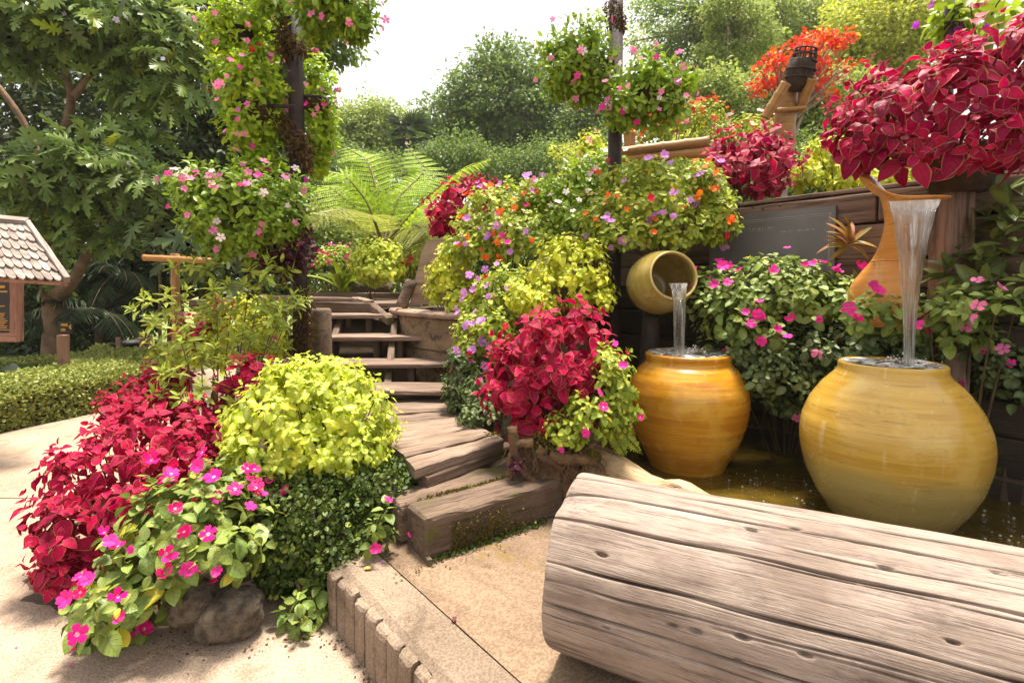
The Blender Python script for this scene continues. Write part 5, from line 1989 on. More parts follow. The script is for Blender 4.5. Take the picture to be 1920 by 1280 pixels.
bamboo(Vector((W(328, 600, 4.3).x, 4.3, .0)), W(328, 476, 4.3), .032, M_bamboo, 'upright', bc, nodes=6)
bamboo(W(270, 483, 4.25), W(400, 489, 4.25), .026, M_bamboo, 'crossbar', bc, True, nodes=4)

# ------------------------------------------------------------------ posts with moss
def moss_clump(c, r, n, parent, rng, size=.03, mat=None):
    O = np.array(c) + unit(rng.normal(size=(n, 3))) * (rng.random((n, 1)) ** .4) * np.array(r)
    X, Y, Z = basis(rng.normal(size=(n, 3)) + np.array([0, 0, -.9]), rng.normal(size=(n, 3)), rng, .5)
    link('moss', join_cloud('moss', 'narrow', O, X, Y, Z, size * rng.uniform(.5, 1.6, n), rng.integers(0, 2, n), rng.random(n), mat or L_drymoss), parent, kind='stuff')


L_drymoss = leafmat('dry_moss_strand', (.13, .075, .02), (.075, .04, .015), None, None, .2, .9, 0)
rp_ = np.random.default_rng(44)
YP = 3.45
pb, pt = W(564, 650, YP), W(551, -60, YP)
pb.z = float(hgt(pb.x, pb.y)) - .1
lp = thing('flower_post', 'dark iron-coloured post with clumps of moss carrying the pink flower baskets', 'post', tuple(pb))
mb = MB()
mb.tube([pb, pb.lerp(pt, .3), pb.lerp(pt, .7), pt], .049, 20)
link('pole', mb.mesh('pole', M_post, True), lp)
for (px, py, rx, rz, n) in ((538, 85, 22, 26, 420), (532, 50, 14, 40, 250), (560, 90, 22, 16, 260), (535, 235, 22, 24, 380), (560, 270, 26, 30, 420), (574, 300, 12, 25, 200), (574, 600, 16, 70, 520), (548, 640, 14, 40, 260)):
    moss_clump(W(px, py, YP - .05), (rx / 960 * YP, .07, rz / 960 * YP), n, lp, rp_, .035)
YQ = 3.5
qb, qt = W(1152, 330, YQ), W(1156, -60, YQ)
qb.z = float(hgt(qb.x, qb.y)) - .3
rpst = thing('flower_post', 'thin dark post with moss carrying two baskets above the impatiens bank', 'post', tuple(qb))
mb = MB()
mb.tube([qb, qb.lerp(qt, .5), qt], .047, 20)
link('pole', mb.mesh('pole', M_post, True), rpst)
for (px, py, rx, rz, n) in ((1150, 25, 18, 30, 320), (1165, 45, 10, 16, 160), (1135, 125, 14, 16, 220), (1140, 150, 10, 25, 200)):
    moss_clump(W(px, py, YQ - .05), (rx / 960 * YQ, .06, rz / 960 * YQ), n, rpst, rp_, .032)

# wooden stump post at the stairs
a = W(601, 578, 3.62)
mb = MB()
mb.tube([Vector((a.x, a.y, .2)), Vector((a.x, a.y, .6)), Vector((a.x + .005, a.y, a.z - .015)), Vector((a.x + .005, a.y, a.z))], [.078, .073, .072, .060], 18, True, .05, np.random.default_rng(9))
sp2 = thing('wooden_bollard', 'short mossy wooden bollard at the left of the stairs', 'bollard', (a.x, a.y, .2))
link('shaft', mb.mesh('shaft', M_timber, True), sp2)
moss_clump(a - Vector((.02, .075, .15)), (.06, .02, .13), 260, sp2, rp_, .016, L_moss)

# ================================================================== air
mhz, nt, p = mk('hazy_air')
nt.nodes.remove(p)
pv = nd(nt, 'ShaderNodeVolumePrincipled')
pv.inputs['Color'].default_value = (.95, .94, .90, 1)
pv.inputs['Density'].default_value = .0008
nt.links.new(pv.outputs[0], nt.nodes['Material Output'].inputs['Volume'])
mb = MB()
mb.box((0, 190, 11), (660, 480, 30))
single('haze', 'thin pale haze over the garden', 'haze', mb.mesh('haze', mhz), kind='stuff')

# ================================================================== flower beds
# --- left bed
bush('impatiens_bush', 'low impatiens with white-eyed magenta flowers spilling over the two rocks', 'impatiens',
     [B(340, 985, 1.78, 115, 80, .20), B(255, 1090, 1.66, 92, 66, .17), B(430, 1010, 1.74, 72, 60, .16), B(390, 930, 1.85, 70, 50, .15), B(200, 1130, 1.64, 48, 42, .1), B(225, 1165, 1.72, 70, 30, .1)],
     'imp', L_imp, .088, 300, (('flower', F_mag, 32, .035, .6), ('flower', F_hot, 20, .030, .3)), seed=1, zmin=.03, stems=12, cover=1.2, low=-.7)
bush('coleus_bush', 'big crimson coleus mass tumbling onto the concrete path', 'coleus',
     [B(250, 860, 2.25, 130, 85, .32), B(185, 965, 2.08, 95, 90, .26), B(345, 800, 2.6, 110, 70, .32), B(150, 1040, 1.98, 65, 50, .18), B(290, 930, 2.05, 100, 70, .2), B(265, 760, 2.8, 70, 50, .25)],
     'coleus', L_red, .088, 300, seed=2, zmin=.04, stem_mat=M_redstem, stems=30, low=-.75, cover=1.1)
bush('coleus_bush', 'crimson coleus clump at the tip of the bed beside the hedge', 'coleus', [B(300, 705, 3.1, 45, 38, .2), B(285, 735, 2.95, 45, 35, .2)], 'coleus', L_red, .12, 60, seed=3, stem_mat=M_redstem)
bush('lime_coleus_bush', 'large lime-yellow coleus dome above the dark clipped shrub', 'coleus',
     [B(580, 785, 2.28, 150, 112, .32), B(525, 845, 2.16, 100, 60, .2), B(650, 830, 2.2, 85, 70, .22), B(590, 730, 2.35, 100, 60, .25)],
     'lime', L_lime, .068, 300, seed=4, stems=20, low=-.7, base=(-.85, 2.3, .1), cover=1.3, lump=.1)
# dark clipped shrub
rng = np.random.default_rng(7)
bl = [B(590, 960, 2.08, 125, 90, .26), B(695, 915, 2.16, 78, 55, .2), B(520, 930, 2.1, 80, 70, .2), B(640, 1010, 2.0, 75, 65, .2), B(545, 1050, 1.98, 55, 50, .14)]
ds = thing('clipped_shrub', 'dark glossy small-leaved clipped shrub under the lime dome', 'shrub', (-.75, 2.05, 0))
Pq, Nq = [], []
for sc_, dn in ((1.0, 9000), (.93, 5000), (.82, 2500)):
    a_, b_ = sample_blobs(bl, dn, rng, .06, .5, sc_, .01, -.95)
    Pq.append(a_ + rng.normal(size=a_.shape) * .008)
    Nq.append(b_)
Pq, Nq = np.concatenate(Pq), np.concatenate(Nq)
X, Y, Z = basis(Nq * .6 + rng.normal(size=Nq.shape) * .7, Nq + rng.normal(size=Nq.shape) * .5, rng, .5)
place_cloud(ds, 'leaf', 'small', Pq, X, Y, Z, .024 * rng.uniform(.6, 1.3, len(Pq)), L_box, 0, np.ones(len(Pq)), rng)
mb = MB()  # solid core added under the leaves to block light, as in the hedge
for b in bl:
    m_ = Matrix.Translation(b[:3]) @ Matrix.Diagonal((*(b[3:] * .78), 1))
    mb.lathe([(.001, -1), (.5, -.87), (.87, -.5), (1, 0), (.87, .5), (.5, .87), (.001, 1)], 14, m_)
link('light_block_core', mb.mesh('light_block_core', M_core, True), ds)

sprig = [('impatiens sprig with round leaves at the kerb end', [B(582, 1130, 1.76, 32, 40, .06), B(572, 1165, 1.73, 30, 26, .05), B(532, 1150, 1.75, 24, 24, .04), B(595, 1095, 1.8, 22, 22, .04)], 0, 26),
         ('impatiens sprig with lilac-pink blooms beside the bottom step', [B(715, 985, 1.86, 26, 38, .05), B(700, 1015, 1.84, 22, 20, .04)], 3, 22)]
for k, (lab, bl, nf, no) in enumerate(sprig):
    bush('impatiens_sprig', lab, 'impatiens', bl, 'imp', L_imp, .062, no, (('flower', F_hot, nf, .024, 0),) if nf else (), seed=20 + k, stems=8, base=tuple(W(560, 1085, 1.85)) if k == 0 else tuple(W(690, 1010, 1.95)), zmin=.0, cover=.8, low=-.9, inner=0)

bush('azalea_bush', 'airy yellow-green azalea with bare twigs rising behind the crimson coleus', 'azalea',
     [B(310, 570, 3.2, 50, 45, .2), B(400, 640, 3.05, 110, 70, .3), B(480, 560, 3.1, 80, 40, .25), B(410, 720, 2.75, 95, 55, .28), B(370, 500, 3.1, 40, 20, .1), B(500, 500, 3.1, 40, 25, .12), B(520, 590, 3.05, 40, 50, .15)],
     'azalea', L_azalea, .082, 260, (('flower', F_pink, 2, .03, 0),), seed=5, stems=22, stem_mat=M_bark, base=(-1.75, 2.95, .1), cover=.8, inner=.8, low=-.8)
bush('lime_coleus_bush', 'lime coleus seen through the azalea twigs', 'coleus', [B(450, 610, 3.55, 75, 55, .25), B(510, 640, 3.45, 45, 45, .2), B(420, 660, 3.5, 60, 40, .2)], 'lime', L_limedk, .075, 70, seed=6, zmin=.2)
for k, (lab, bl, sz, no) in enumerate((('crimson coleus sprays behind the azalea near the bamboo cross', [B(385, 600, 3.4, 40, 22, .1), B(415, 570, 3.45, 30, 15, .1), B(360, 620, 3.35, 30, 35, .1)], .1, 36),
                                       ('crimson coleus between azalea and lime dome', [B(478, 690, 2.75, 50, 28, .15), B(440, 715, 2.7, 40, 25, .12)], .11, 40))):
    bush('coleus_bush', lab, 'coleus', bl, 'coleus', L_red, sz, no, seed=30 + k, stem_mat=M_redstem)


# --- hanging baskets
def basket(label, px, py, Y, rx, rz, bl, mat, flowers, seed, group, no=110, size=.062, bowl=True, post=None):
    c = W(px, py, Y)
    k = Y / FPX
    t = thing('hanging_basket', label, 'flower basket', (c.x, c.y, c.z - rz * k), group)
    if bowl:
        mb = MB()
        R = rx * k * .62
        H = rz * k * .75
        mb.lathe([(.0005, -H), (R * .45, -H * .95), (R * .8, -H * .6), (R * .97, -H * .15), (R, 0), (R * .93, .0), (R * .8, -H * .1), (.0005, -H * .1)], 22,
                 Matrix.Translation(c), lambda i, ph, r, z: (r * (1 + .05 * math.sin(ph * 7)), z))
        link('bowl', mb.mesh('bowl', M_coir, True), t)
        mb = MB()
        ring = [c + Vector((math.cos(a) * R * 1.02, math.sin(a) * R * 1.02, .004)) for a in np.linspace(0, 2 * PI, 26)]
        mb.tube(ring, .009, 6, False)
        if post:
            q = W(post, py, Y)
            mb.tube([c + Vector((0, 0, .002)), Vector((q.x, q.y, c.z + .002))], .012, 6)
        link('hoop', mb.mesh('hoop', M_post, True), t)
    bush('', '', '', bl, 'peri', mat, size, no, flowers, seed=seed, stems=10, root=t, base=(c.x, c.y, c.z), low=-.97, back=.6, cover=1.15, inner=.8)
    return t


HB = 'flower baskets on the posts'
YB = 3.2
basket('wide periwinkle basket with pale pink blooms at the foot of the moss post', 460, 390, YB, 75, 45, [B(450, 350, YB, 115, 42, .28), B(400, 390, YB - .1, 75, 65, .2), B(505, 395, YB - .05, 75, 65, .22), B(440, 430, YB - .05, 75, 55, .2)],
       L_peri, (('vinca', F_pink, 28, 0.035, .6), ('vinca', F_white, 14, 0.032, .8), ('vinca', F_hot, 9, 0.035, 0)), 40, HB, 220, .075, True, 556)
basket('tall column of trailing yellow-green periwinkle on the left side of the moss post', 480, 200, 3.35, 50, 40, [B(468, 165, 3.35, 58, 55, .2), B(470, 240, 3.38, 52, 55, .18), B(485, 292, 3.4, 42, 30, .16), B(445, 140, 3.3, 42, 34, .15)],
       L_periy, (('vinca', F_pink, 20, 0.030, .3), ('vinca', F_hot, 11, 0.030, 0)), 41, HB, 160, .072, True, 552)
basket('trailing green periwinkle hanging on the right side of the moss post', 590, 190, 3.55, 40, 30, [B(597, 160, 3.62, 28, 58, .15), B(604, 230, 3.62, 28, 66, .14), B(594, 290, 3.62, 20, 38, .1)],
       L_periy, (('vinca', F_hot, 8, 0.027, .2), ('vinca', F_pink, 8, 0.027, .2)), 42, HB, 90, .072, True, 556)
basket('small sunlit periwinkle basket with red blooms left of the post top', 450, 60, 3.5, 36, 30, [B(450, 40, 3.5, 60, 30, .2), B(420, 75, 3.5, 34, 34, .12), B(480, 90, 3.5, 48, 32, .15)],
       L_periy, (('vinca', F_pink, 12, 0.029, .4), ('vinca', F_red, 8, 0.025, 0)), 43, HB, 90, .065, True, 552)
basket('overhead periwinkle basket at the top of the moss post against the sky', 625, 8, 3.1, 45, 30, [B(620, 0, 3.1, 80, 45, .25), B(665, 40, 3.05, 35, 40, .15), B(590, 35, 3.1, 35, 40, .15), B(505, 0, 3.3, 36, 22, .15)],
       L_peri, (('vinca', F_pink, 14, 0.032, 0), ('vinca', F_hot, 6, 0.032, 0)), 44, HB, 130, .075, True, 552)
basket('round periwinkle basket left of the thin post against the trees', 1082, 115, 3.4, 48, 45, [B(1080, 92, 3.4, 64, 48, .22), B(1056, 130, 3.38, 46, 52, .18), B(1098, 138, 3.38, 46, 52, .18)],
       L_peri, (('vinca', F_pink, 9, 0.032, 0), ('vinca', F_white, 6, 0.030, 0), ('vinca', F_hot, 3, 0.030, 0)), 45, HB, 150, .078, True, 1152)
basket('periwinkle basket right of the thin post with pink blooms on its crown', 1215, 175, 3.3, 50, 40, [B(1215, 150, 3.3, 72, 38, .24), B(1186, 192, 3.28, 48, 46, .18), B(1244, 188, 3.28, 48, 48, .18)],
       L_peri, (('vinca', F_pink, 17, 0.032, .9), ('vinca', F_hot, 8, 0.032, .3), ('vinca', F_white, 4, 0.030, 0)), 46, HB, 150, .078, True, 1152)
bush('purple_trailing_plant', 'dark purple trailing plant below the wide pink basket', 'plant', [B(545, 470, 3.25, 32, 45, .12), B(565, 450, 3.25, 18, 50, .1), B(500, 480, 3.25, 40, 30, .12)], 'peri', L_purple, .07, 70, seed=47, low=-.97, cover=.9)

# --- upper landing plants
bush('lime_coleus_bush', 'round lime bush beside the tree fern at the landing', 'coleus', [B(706, 492, 5.9, 50, 42, .33)], 'lime', L_lime, .10, 140, seed=50, cover=1.8, zmin=.98, low=-.97, stems=5)
bush('flower_bush', 'small pink-flowered bush left of the round lime bush', 'bush', [B(632, 478, 8.0, 34, 16, .25), B(615, 490, 7.8, 25, 14, .2)], 'imp', L_impy, .1, 20, (('flower', F_hot, 26, .035, .3),), seed=51, zmin=.95)
bush('flower_bush', 'small red-flowered plant at the foot of the curved board', 'bush', [B(772, 500, 6.2, 20, 18, .12), B(755, 520, 6.2, 14, 12, .08)], 'imp', L_impy, .08, 16, (('flower', F_red, 14, .035, .3),), seed=52)
c = W(640, 538, 6.4)
ne = thing('nest_fern', 'bird-nest fern with upright lime straps on the landing edge', 'fern', (c.x, c.y, c.z))
r = np.random.default_rng(53)
n = 18
a = r.uniform(0, 2 * PI, n)
X = np.stack([np.cos(a), np.sin(a), r.uniform(.6, 2.0, n)], 1)
X, Y, Z = basis(X, np.tile([0, 0, 1.], (n, 1)), r, .4)
place_cloud(ne, 'leaf', 'strap', np.repeat(np.array([[c.x, c.y, c.z - .03]]), n, 0) + r.normal(size=(n, 3)) * .04, X, Y, Z, r.uniform(.28, .5, n), L_nest, n, np.ones(n), r)
rk = np.random.default_rng(54)


def rock(name, label, c, rad, seed, mat=None, sub_=18):
    d = []
    r = np.random.default_rng(seed)
    nu, nv = 26, 16
    V = []
    for j in range(nv + 1):
        th = PI * j / nv
        for i in range(nu):
            a = 2 * PI * i / nu
            q = np.array([math.sin(th) * math.cos(a), math.sin(th) * math.sin(a), math.cos(th)])
            f = 1 + .16 * vnoise(q * 1.6, seed) + .06 * vnoise(q * 5, seed + 1) + .025 * vnoise(q * 13, seed + 2)
            q = np.sign(q) * np.abs(q) ** .85
            V.append(q * np.array(rad) * f)
    F = [(j * nu + i, (j + 1) * nu + i, (j + 1) * nu + (i + 1) % nu, j * nu + (i + 1) % nu) for j in range(nv) for i in range(nu)]
    mb = MB()
    mb.add(V, F)
    single(name, label, 'rock', mb.mesh(name, mat or M_rock), mw=Matrix.Translation(c))


rock('rock', 'rough brown rock in front, under the magenta impatiens', W(432, 1150, 1.72) + Vector((0, .0, .0)), (.115, .10, .075), 3)
rock('rock', 'darker rock half hidden behind the front rock', W(362, 1128, 1.70), (.07, .075, .07), 5)
rock('rock', 'flat stone on the landing under the round lime bush', W(690, 536, 6.6), (.35, .2, .08), 7)

# --- central bank
bush('coleus_bush', 'crimson coleus at the top of the bank before the far trees', 'coleus', [B(860, 390, 4.7, 55, 50, .3), B(895, 365, 4.8, 38, 38, .25), B(830, 415, 4.6, 28, 30, .2)], 'coleus', L_red, .13, 120, seed=60, stem_mat=M_redstem, cover=1.1)
bush('impatiens_bush', 'yellow-green impatiens with lilac and orange blooms on the bank crest', 'impatiens',
     [B(930, 420, 4.1, 75, 60, .35), B(985, 385, 4.1, 65, 45, .3), B(900, 465, 3.95, 60, 45, .25), B(1000, 450, 3.85, 70, 55, .28)],
     'imp', L_impy, .075, 240, (('flower', F_lil, 28, 0.038, .2), ('flower', F_org, 25, 0.036, .2), ('flower', F_hot, 5, 0.032, 0)), seed=61, cover=1.05)
bush('periwinkle_bush', 'green periwinkle with white stars between impatiens banks', 'periwinkle', [B(1080, 355, 3.95, 75, 48, .3), B(1030, 375, 4.0, 50, 35, .25), B(1130, 325, 3.95, 55, 40, .25), B(1085, 410, 3.8, 60, 40, .25)],
     'peri', L_peri, .09, 200, (('vinca', F_white, 22, 0.035, .4), ('vinca', F_pink, 4, 0.035, 0)), seed=62)
bush('impatiens_bush', 'sprawling impatiens bank with lilac and red blooms above the tilted jar', 'impatiens',
     [B(1230, 380, 3.25, 110, 70, .32), B(1150, 425, 3.25, 65, 50, .25), B(1310, 365, 3.2, 60, 55, .22), B(1225, 440, 3.1, 95, 40, .2), B(1290, 430, 3.05, 70, 40, .16), B(1190, 340, 3.4, 70, 35, .25), B(1340, 410, 3.05, 40, 40, .12)],
     'imp', L_impy, .062, 300, (('flower', F_lil, 25, 0.036, 0), ('flower', F_org, 22, 0.032, .9), ('flower', F_red, 6, 0.032, 0)), seed=63, cover=1.05, low=-.8)
bush('lime_coleus_bush', 'lime coleus mound above the crimson coleus near the jar', 'coleus', [B(1065, 510, 3.05, 75, 62, .25), B(1000, 560, 2.95, 55, 50, .2), B(1110, 550, 2.95, 45, 50, .18), B(1060, 470, 3.1, 45, 30, .18)], 'lime', L_limedk, .065, 240, seed=64, cover=1.1)
bush('lime_coleus_bush', 'lime coleus in front of the curved board', 'coleus', [B(845, 505, 4.05, 45, 52, .22), B(865, 560, 3.85, 35, 35, .18), B(820, 545, 4.0, 25, 30, .12)], 'lime', L_limedk, .085, 110, seed=65, cover=1.1)
bush('impatiens_bush', 'lilac-flowered impatiens trailing beside the stairs', 'impatiens', [B(925, 580, 3.35, 55, 65, .22), B(890, 640, 3.2, 45, 55, .18), B(960, 535, 3.3, 45, 40, .18), B(930, 620, 3.1, 40, 40, .15)],
     'imp', L_impy, .066, 170, (('flower', F_lil, 37, 0.038, .1), ('flower', F_red, 5, 0.032, 0)), seed=66, low=-.85)
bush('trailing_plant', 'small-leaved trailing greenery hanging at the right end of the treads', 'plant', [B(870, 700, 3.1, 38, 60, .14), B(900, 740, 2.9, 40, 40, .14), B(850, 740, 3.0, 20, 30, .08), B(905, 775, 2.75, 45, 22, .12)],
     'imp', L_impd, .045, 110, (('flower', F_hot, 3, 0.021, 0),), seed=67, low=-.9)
bush('coleus_bush', 'crimson coleus dome between the deck and the amber jar', 'coleus',
     [B(1040, 655, 2.5, 112, 90, .28), B(970, 715, 2.42, 72, 70, .2), B(1085, 710, 2.4, 75, 75, .2), B(985, 770, 2.36, 62, 36, .14), B(1060, 780, 2.34, 50, 30, .12)],
     'coleus', L_red, .105, 300, seed=68, stem_mat=M_redstem, low=-.85, cover=1.25)
bush('impatiens_bush', 'leafy impatiens with hot pink blooms under the crimson dome', 'impatiens', [B(1140, 690, 2.32, 42, 45, .14), B(1110, 770, 2.26, 55, 45, .14), B(1060, 805, 2.22, 45, 28, .1), B(1165, 760, 2.3, 28, 60, .08)],
     'imp', L_impy, .052, 130, (('flower', F_hot, 6, 0.027, 0), ('flower', F_mag, 3, 0.030, 0)), seed=69, low=-.95, cover=.8)
# little fern fronds beside the amber jar
fc = thing('small_fern', 'small bright fern hanging beside the amber jar', 'fern', tuple(W(1130, 790, 2.3)))
r = np.random.default_rng(71)
for pp in ([(1130, 770), (1160, 800), (1185, 830), (1205, 852)], [(1130, 765), (1165, 770), (1195, 775), (1215, 785)], [(1130, 770), (1150, 810), (1165, 840), (1175, 855)], [(1140, 745), (1160, 730), (1185, 735), (1200, 750)]):
    ra = pixpath(pp, [2.3, 2.28, 2.26, 2.27])
    mb = MB()
    mb.tube(smooth_path(ra, 10), np.linspace(.003, .001, 10), 5, False)
    fo = link('frond', mb.mesh('frond', M_fernstem, True), fc)
    O, X, Y, Z, S = frond_cloud([tuple(q) for q in ra], 16, .045, 0, 0, r, (0, -1, .4), two=False, droop=.1)
    link('leaflets', join_cloud('leaflets', 'leaflet', O, X, Y, Z, S, np.zeros(len(O), int), r.random(len(O)), L_nest), sub(fo), kind='stuff')

# gnarled root stump
rs_ = thing('root_stump', 'gnarled mossy root stump with hanging rootlets behind the big log', 'stump', tuple(Vector((.12, 2.42, .2))))
r = np.random.default_rng(73)
V, F = [], []
nu, nv = 44, 30
cst = W(1035, 870, 2.34)
for j in range(nv + 1):
    th = PI * j / nv
    for i in range(nu):
        a = 2 * PI * i / nu
        q = np.array([math.sin(th) * math.cos(a), math.sin(th) * math.sin(a), math.cos(th)])
        f = 1 + .28 * vnoise(q * 2.2, 11) + .14 * vnoise(q * 6, 12) + .07 * vnoise(q * 15, 13)
        V.append(q * np.array([.19, .14, .15]) * f + np.array(cst))
F = [(j * nu + i, (j + 1) * nu + i, (j + 1) * nu + (i + 1) % nu, j * nu + (i + 1) % nu) for j in range(nv) for i in range(nu)]
mb = MB()
mb.add(V, F)
link('body', mb.mesh('body', M_root), rs_)
for pp, rd_ in (([(1030, 850), (1060, 860), (1100, 862), (1122, 866)], [.03, .028, .022, .010]), ([(1020, 840), (1010, 850), (1040, 868), (1055, 880)], [.025, .022, .02, .012]),
                ([(960, 800), (965, 850), (985, 890), (1010, 910)], [.02, .022, .02, .012]), ([(1000, 830), (970, 830), (955, 860), (960, 900)], [.022, .018, .014, .006])):
    mb = MB()
    mb.tube(smooth_path(pixpath(pp, 2.19), 16), np.interp(np.linspace(0, 1, 16), np.linspace(0, 1, 4), rd_), 8, True, .18, r)
    link('root', mb.mesh('root', M_root, True), rs_)
mb = MB()
for k in range(90):
    x, y = r.uniform(955, 1130), r.uniform(830, 880)
    pts = [W(x, y, 2.2)]
    for s in range(5):
        pts.append(pts[-1] + Vector((r.normal() * .012, r.normal() * .010, -r.uniform(.004, .028))))
    mb.tube(pts, np.linspace(.0025, .0008, 6), 4, False)
link('rootlets', mb.mesh('rootlets', M_bark, True), rs_, kind='stuff')
moss_clump(W(1020, 830, 2.22), (.10, .05, .05), 700, rs_, r, .018, L_moss)
moss_clump(W(1110, 850, 2.2), (.05, .04, .03), 260, rs_, r, .015, L_moss)
moss_clump(W(920, 815, 2.55), (.06, .05, .015), 260, rs_, r, .013, L_moss)
bush('purple_trailing_plant', 'tiny purple creeper hanging from the root stump over the step', 'plant', [B(968, 868, 2.17, 12, 18, .03)], 'peri', L_purple, .035, 14, seed=74, low=-.95, inner=0, stems=4)

# --- plants round the pond, right side
bush('impatiens_bush', 'tall impatiens with bright pink blooms between the amber jar and the plaque', 'impatiens',
     [B(1430, 545, 2.85, 100, 60, .24), B(1360, 590, 2.78, 60, 55, .18), B(1500, 560, 2.75, 85, 55, .22), B(1590, 570, 2.62, 70, 45, .18), B(1640, 585, 2.26, 62, 34, .07), B(1420, 620, 2.72, 60, 50, .16), B(1475, 515, 2.85, 60, 32, .16), B(1545, 540, 2.75, 60, 32, .14), B(1340, 545, 2.85, 45, 40, .12), B(1690, 610, 2.42, 60, 30, .1)],
     'imp', L_imp, .075, 300, (('flower', F_hot, 34, .036, .6), ('flower', F_mag, 10, .036, .2)), seed=80, low=-.8, base=(1.5, 2.95, .6), cover=1.0)
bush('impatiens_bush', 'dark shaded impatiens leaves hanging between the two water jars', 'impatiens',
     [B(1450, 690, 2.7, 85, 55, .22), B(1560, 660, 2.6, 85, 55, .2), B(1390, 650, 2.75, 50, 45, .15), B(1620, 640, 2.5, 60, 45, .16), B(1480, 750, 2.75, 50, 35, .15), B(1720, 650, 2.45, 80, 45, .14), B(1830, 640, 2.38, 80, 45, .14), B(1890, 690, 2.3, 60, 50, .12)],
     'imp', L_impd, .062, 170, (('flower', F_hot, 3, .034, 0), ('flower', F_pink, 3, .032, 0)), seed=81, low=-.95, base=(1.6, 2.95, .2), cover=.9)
bush('impatiens_bush', 'pale pink impatiens to the right of the falling water', 'impatiens', [B(1790, 570, 2.2, 55, 32, .14), B(1860, 575, 2.15, 60, 35, .14), B(1750, 590, 2.3, 35, 40, .1), B(1810, 620, 2.25, 45, 25, .1)],
     'imp', L_imp, .075, 90, (('flower', F_pink, 10, .038, .3),), seed=82, low=-.7, base=(2.1, 2.4, .2), cover=1.0, stems=2)
c = W(1850, 470, 2.3)
bush('broad_leaf_plant', 'glossy long-leaved green plant at the right edge under the crimson coleus', 'plant', [B(1850, 460, 2.3, 65, 60, .18), B(1900, 500, 2.2, 45, 60, .15), B(1810, 520, 2.3, 40, 30, .12), B(1890, 400, 2.3, 50, 40, .15)],
     'azalea', L_long, .15, 110, seed=83, low=-.7, base=(2.15, 2.45, .2), cover=1.0, stems=5)
bush('leafy_vine', 'light green leafy vine at the top right corner beside the violet post', 'vine', [B(1850, 20, 2.7, 80, 25, .2), B(1900, 45, 2.6, 50, 25, .15), B(1780, 45, 2.8, 30, 30, .12)], 'imp', L_nest, .12, 60, (('flower', F_ppl, 5, .03, 0),), seed=84, cover=.8)
mb = MB()
vb = W(1778, 340, 2.75)
mb.tube([Vector((vb.x, vb.y, 1.5)), W(1779, 100, 2.75), W(1781, -50, 2.75)], .022, 14)
single('violet_post', 'thin violet-grey post rising behind the broad crimson coleus', 'post', mb.mesh('violet_post', plainmat('violet_paint', (.10, .06, .13), (.07, .045, .09), 6, .5, .1), True))
bush('coleus_bush', 'huge broad-leaved crimson coleus with pale leaf edges filling the top right corner', 'coleus',
     [B(1740, 200, 2.12, 140, 95, .30), B(1650, 220, 2.2, 85, 75, .22), B(1850, 135, 2.02, 110, 100, .26), B(1905, 75, 2.0, 75, 65, .2), B(1900, 230, 1.95, 70, 75, .18), B(1680, 150, 2.25, 80, 50, .22), B(1610, 260, 2.2, 45, 45, .12), B(1760, 265, 2.1, 100, 55, .22), B(1860, 270, 2.02, 75, 50, .18), B(1690, 275, 2.12, 70, 45, .16)],
     'coleus', L_redbig, .108, 300, seed=85, stem_mat=M_redstem, low=-.97, cover=1.1, base=(1.9, 2.3, 1.72))
# planter post that carries it
pp_ = thing('planter_post', 'dark wooden planter post under the broad crimson coleus', 'planter', (W(1785, 600, 2.38).x, 2.38, 0))
a = W(1787, 330, 2.38)
M, L = frame_x(Vector((a.x, a.y, -.05)), Vector((a.x, a.y, 1.72)), (0, -1, 0))
link('post', timber_mesh('post', L, .12, .12, M_wallwood, 3, .01, .004), pp_, M)
mb = MB()
mb.lathe([(.0005, -.14), (.10, -.14), (.17, .02), (.18, .05), (.16, .05), (.10, -.10), (.0005, -.10)], 24)
link('trough', mb.mesh('trough', M_coir, True), pp_, Matrix.Translation((a.x, a.y - .03, 1.76)))
c = W(1590, 460, 2.72)
br = thing('bromeliad', 'red and yellow bromeliad growing on the timber wall beside the plaque', 'bromeliad', tuple(c))
r = np.random.default_rng(86)
n = 16
X = unit(np.stack([r.normal(size=n) * .8 - .2, -np.abs(r.normal(size=n)) * .5, r.uniform(-.1, 1.3, n)], 1))
X, Y, Z = basis(X, np.tile([0, -.6, 1.], (n, 1)), r, .4)
place_cloud(br, 'leaf', 'strap', np.repeat(np.array([tuple(c)]), n, 0), X, Y, Z, r.uniform(.10, .18, n), L_brom, n, np.ones(n), r)
bush('coleus_bush', 'crimson coleus standing on top of the timber wall above the plaque', 'coleus', [B(1395, 305, 3.5, 85, 58, .28), B(1335, 330, 3.45, 45, 38, .2), B(1455, 300, 3.5, 48, 55, .22), B(1420, 340, 3.45, 70, 30, .18)], 'coleus', L_redbig, .12, 190, seed=87, stem_mat=M_redstem, low=-.8)
bush('lime_coleus_bush', 'lime coleus on the wall between the two crimson coleus masses', 'coleus', [B(1545, 310, 3.6, 48, 52, .25), B(1510, 330, 3.5, 28, 35, .14), B(1580, 330, 3.45, 40, 40, .2), B(1640, 340, 3.3, 60, 25, .2)], 'lime', L_limedk, .07, 150, seed=88)
bush('lime_coleus_bush', 'sunlit yellow bush left of the thin post beside the bamboo rail', 'bush', [B(1112, 275, 4.4, 28, 24, .14), B(1125, 300, 4.3, 30, 20, .12)], 'lime', L_limedk, .075, 40, (('vinca', F_pink, 4, 0.029, .2),), seed=89)
bush('begonia_bush', 'red-flowered begonia bank above the bamboo rail', 'begonia', [B(1260, 235, 4.9, 65, 32, .3), B(1310, 225, 5.0, 45, 30, .25), B(1220, 255, 4.8, 35, 20, .18)], 'imp', L_impy, .07, 120, (('flower', F_red, 60, .032, .2), ('flower', F_org, 26, .03, .3), ('flower', F_pink, 14, .03, .6)), seed=90)
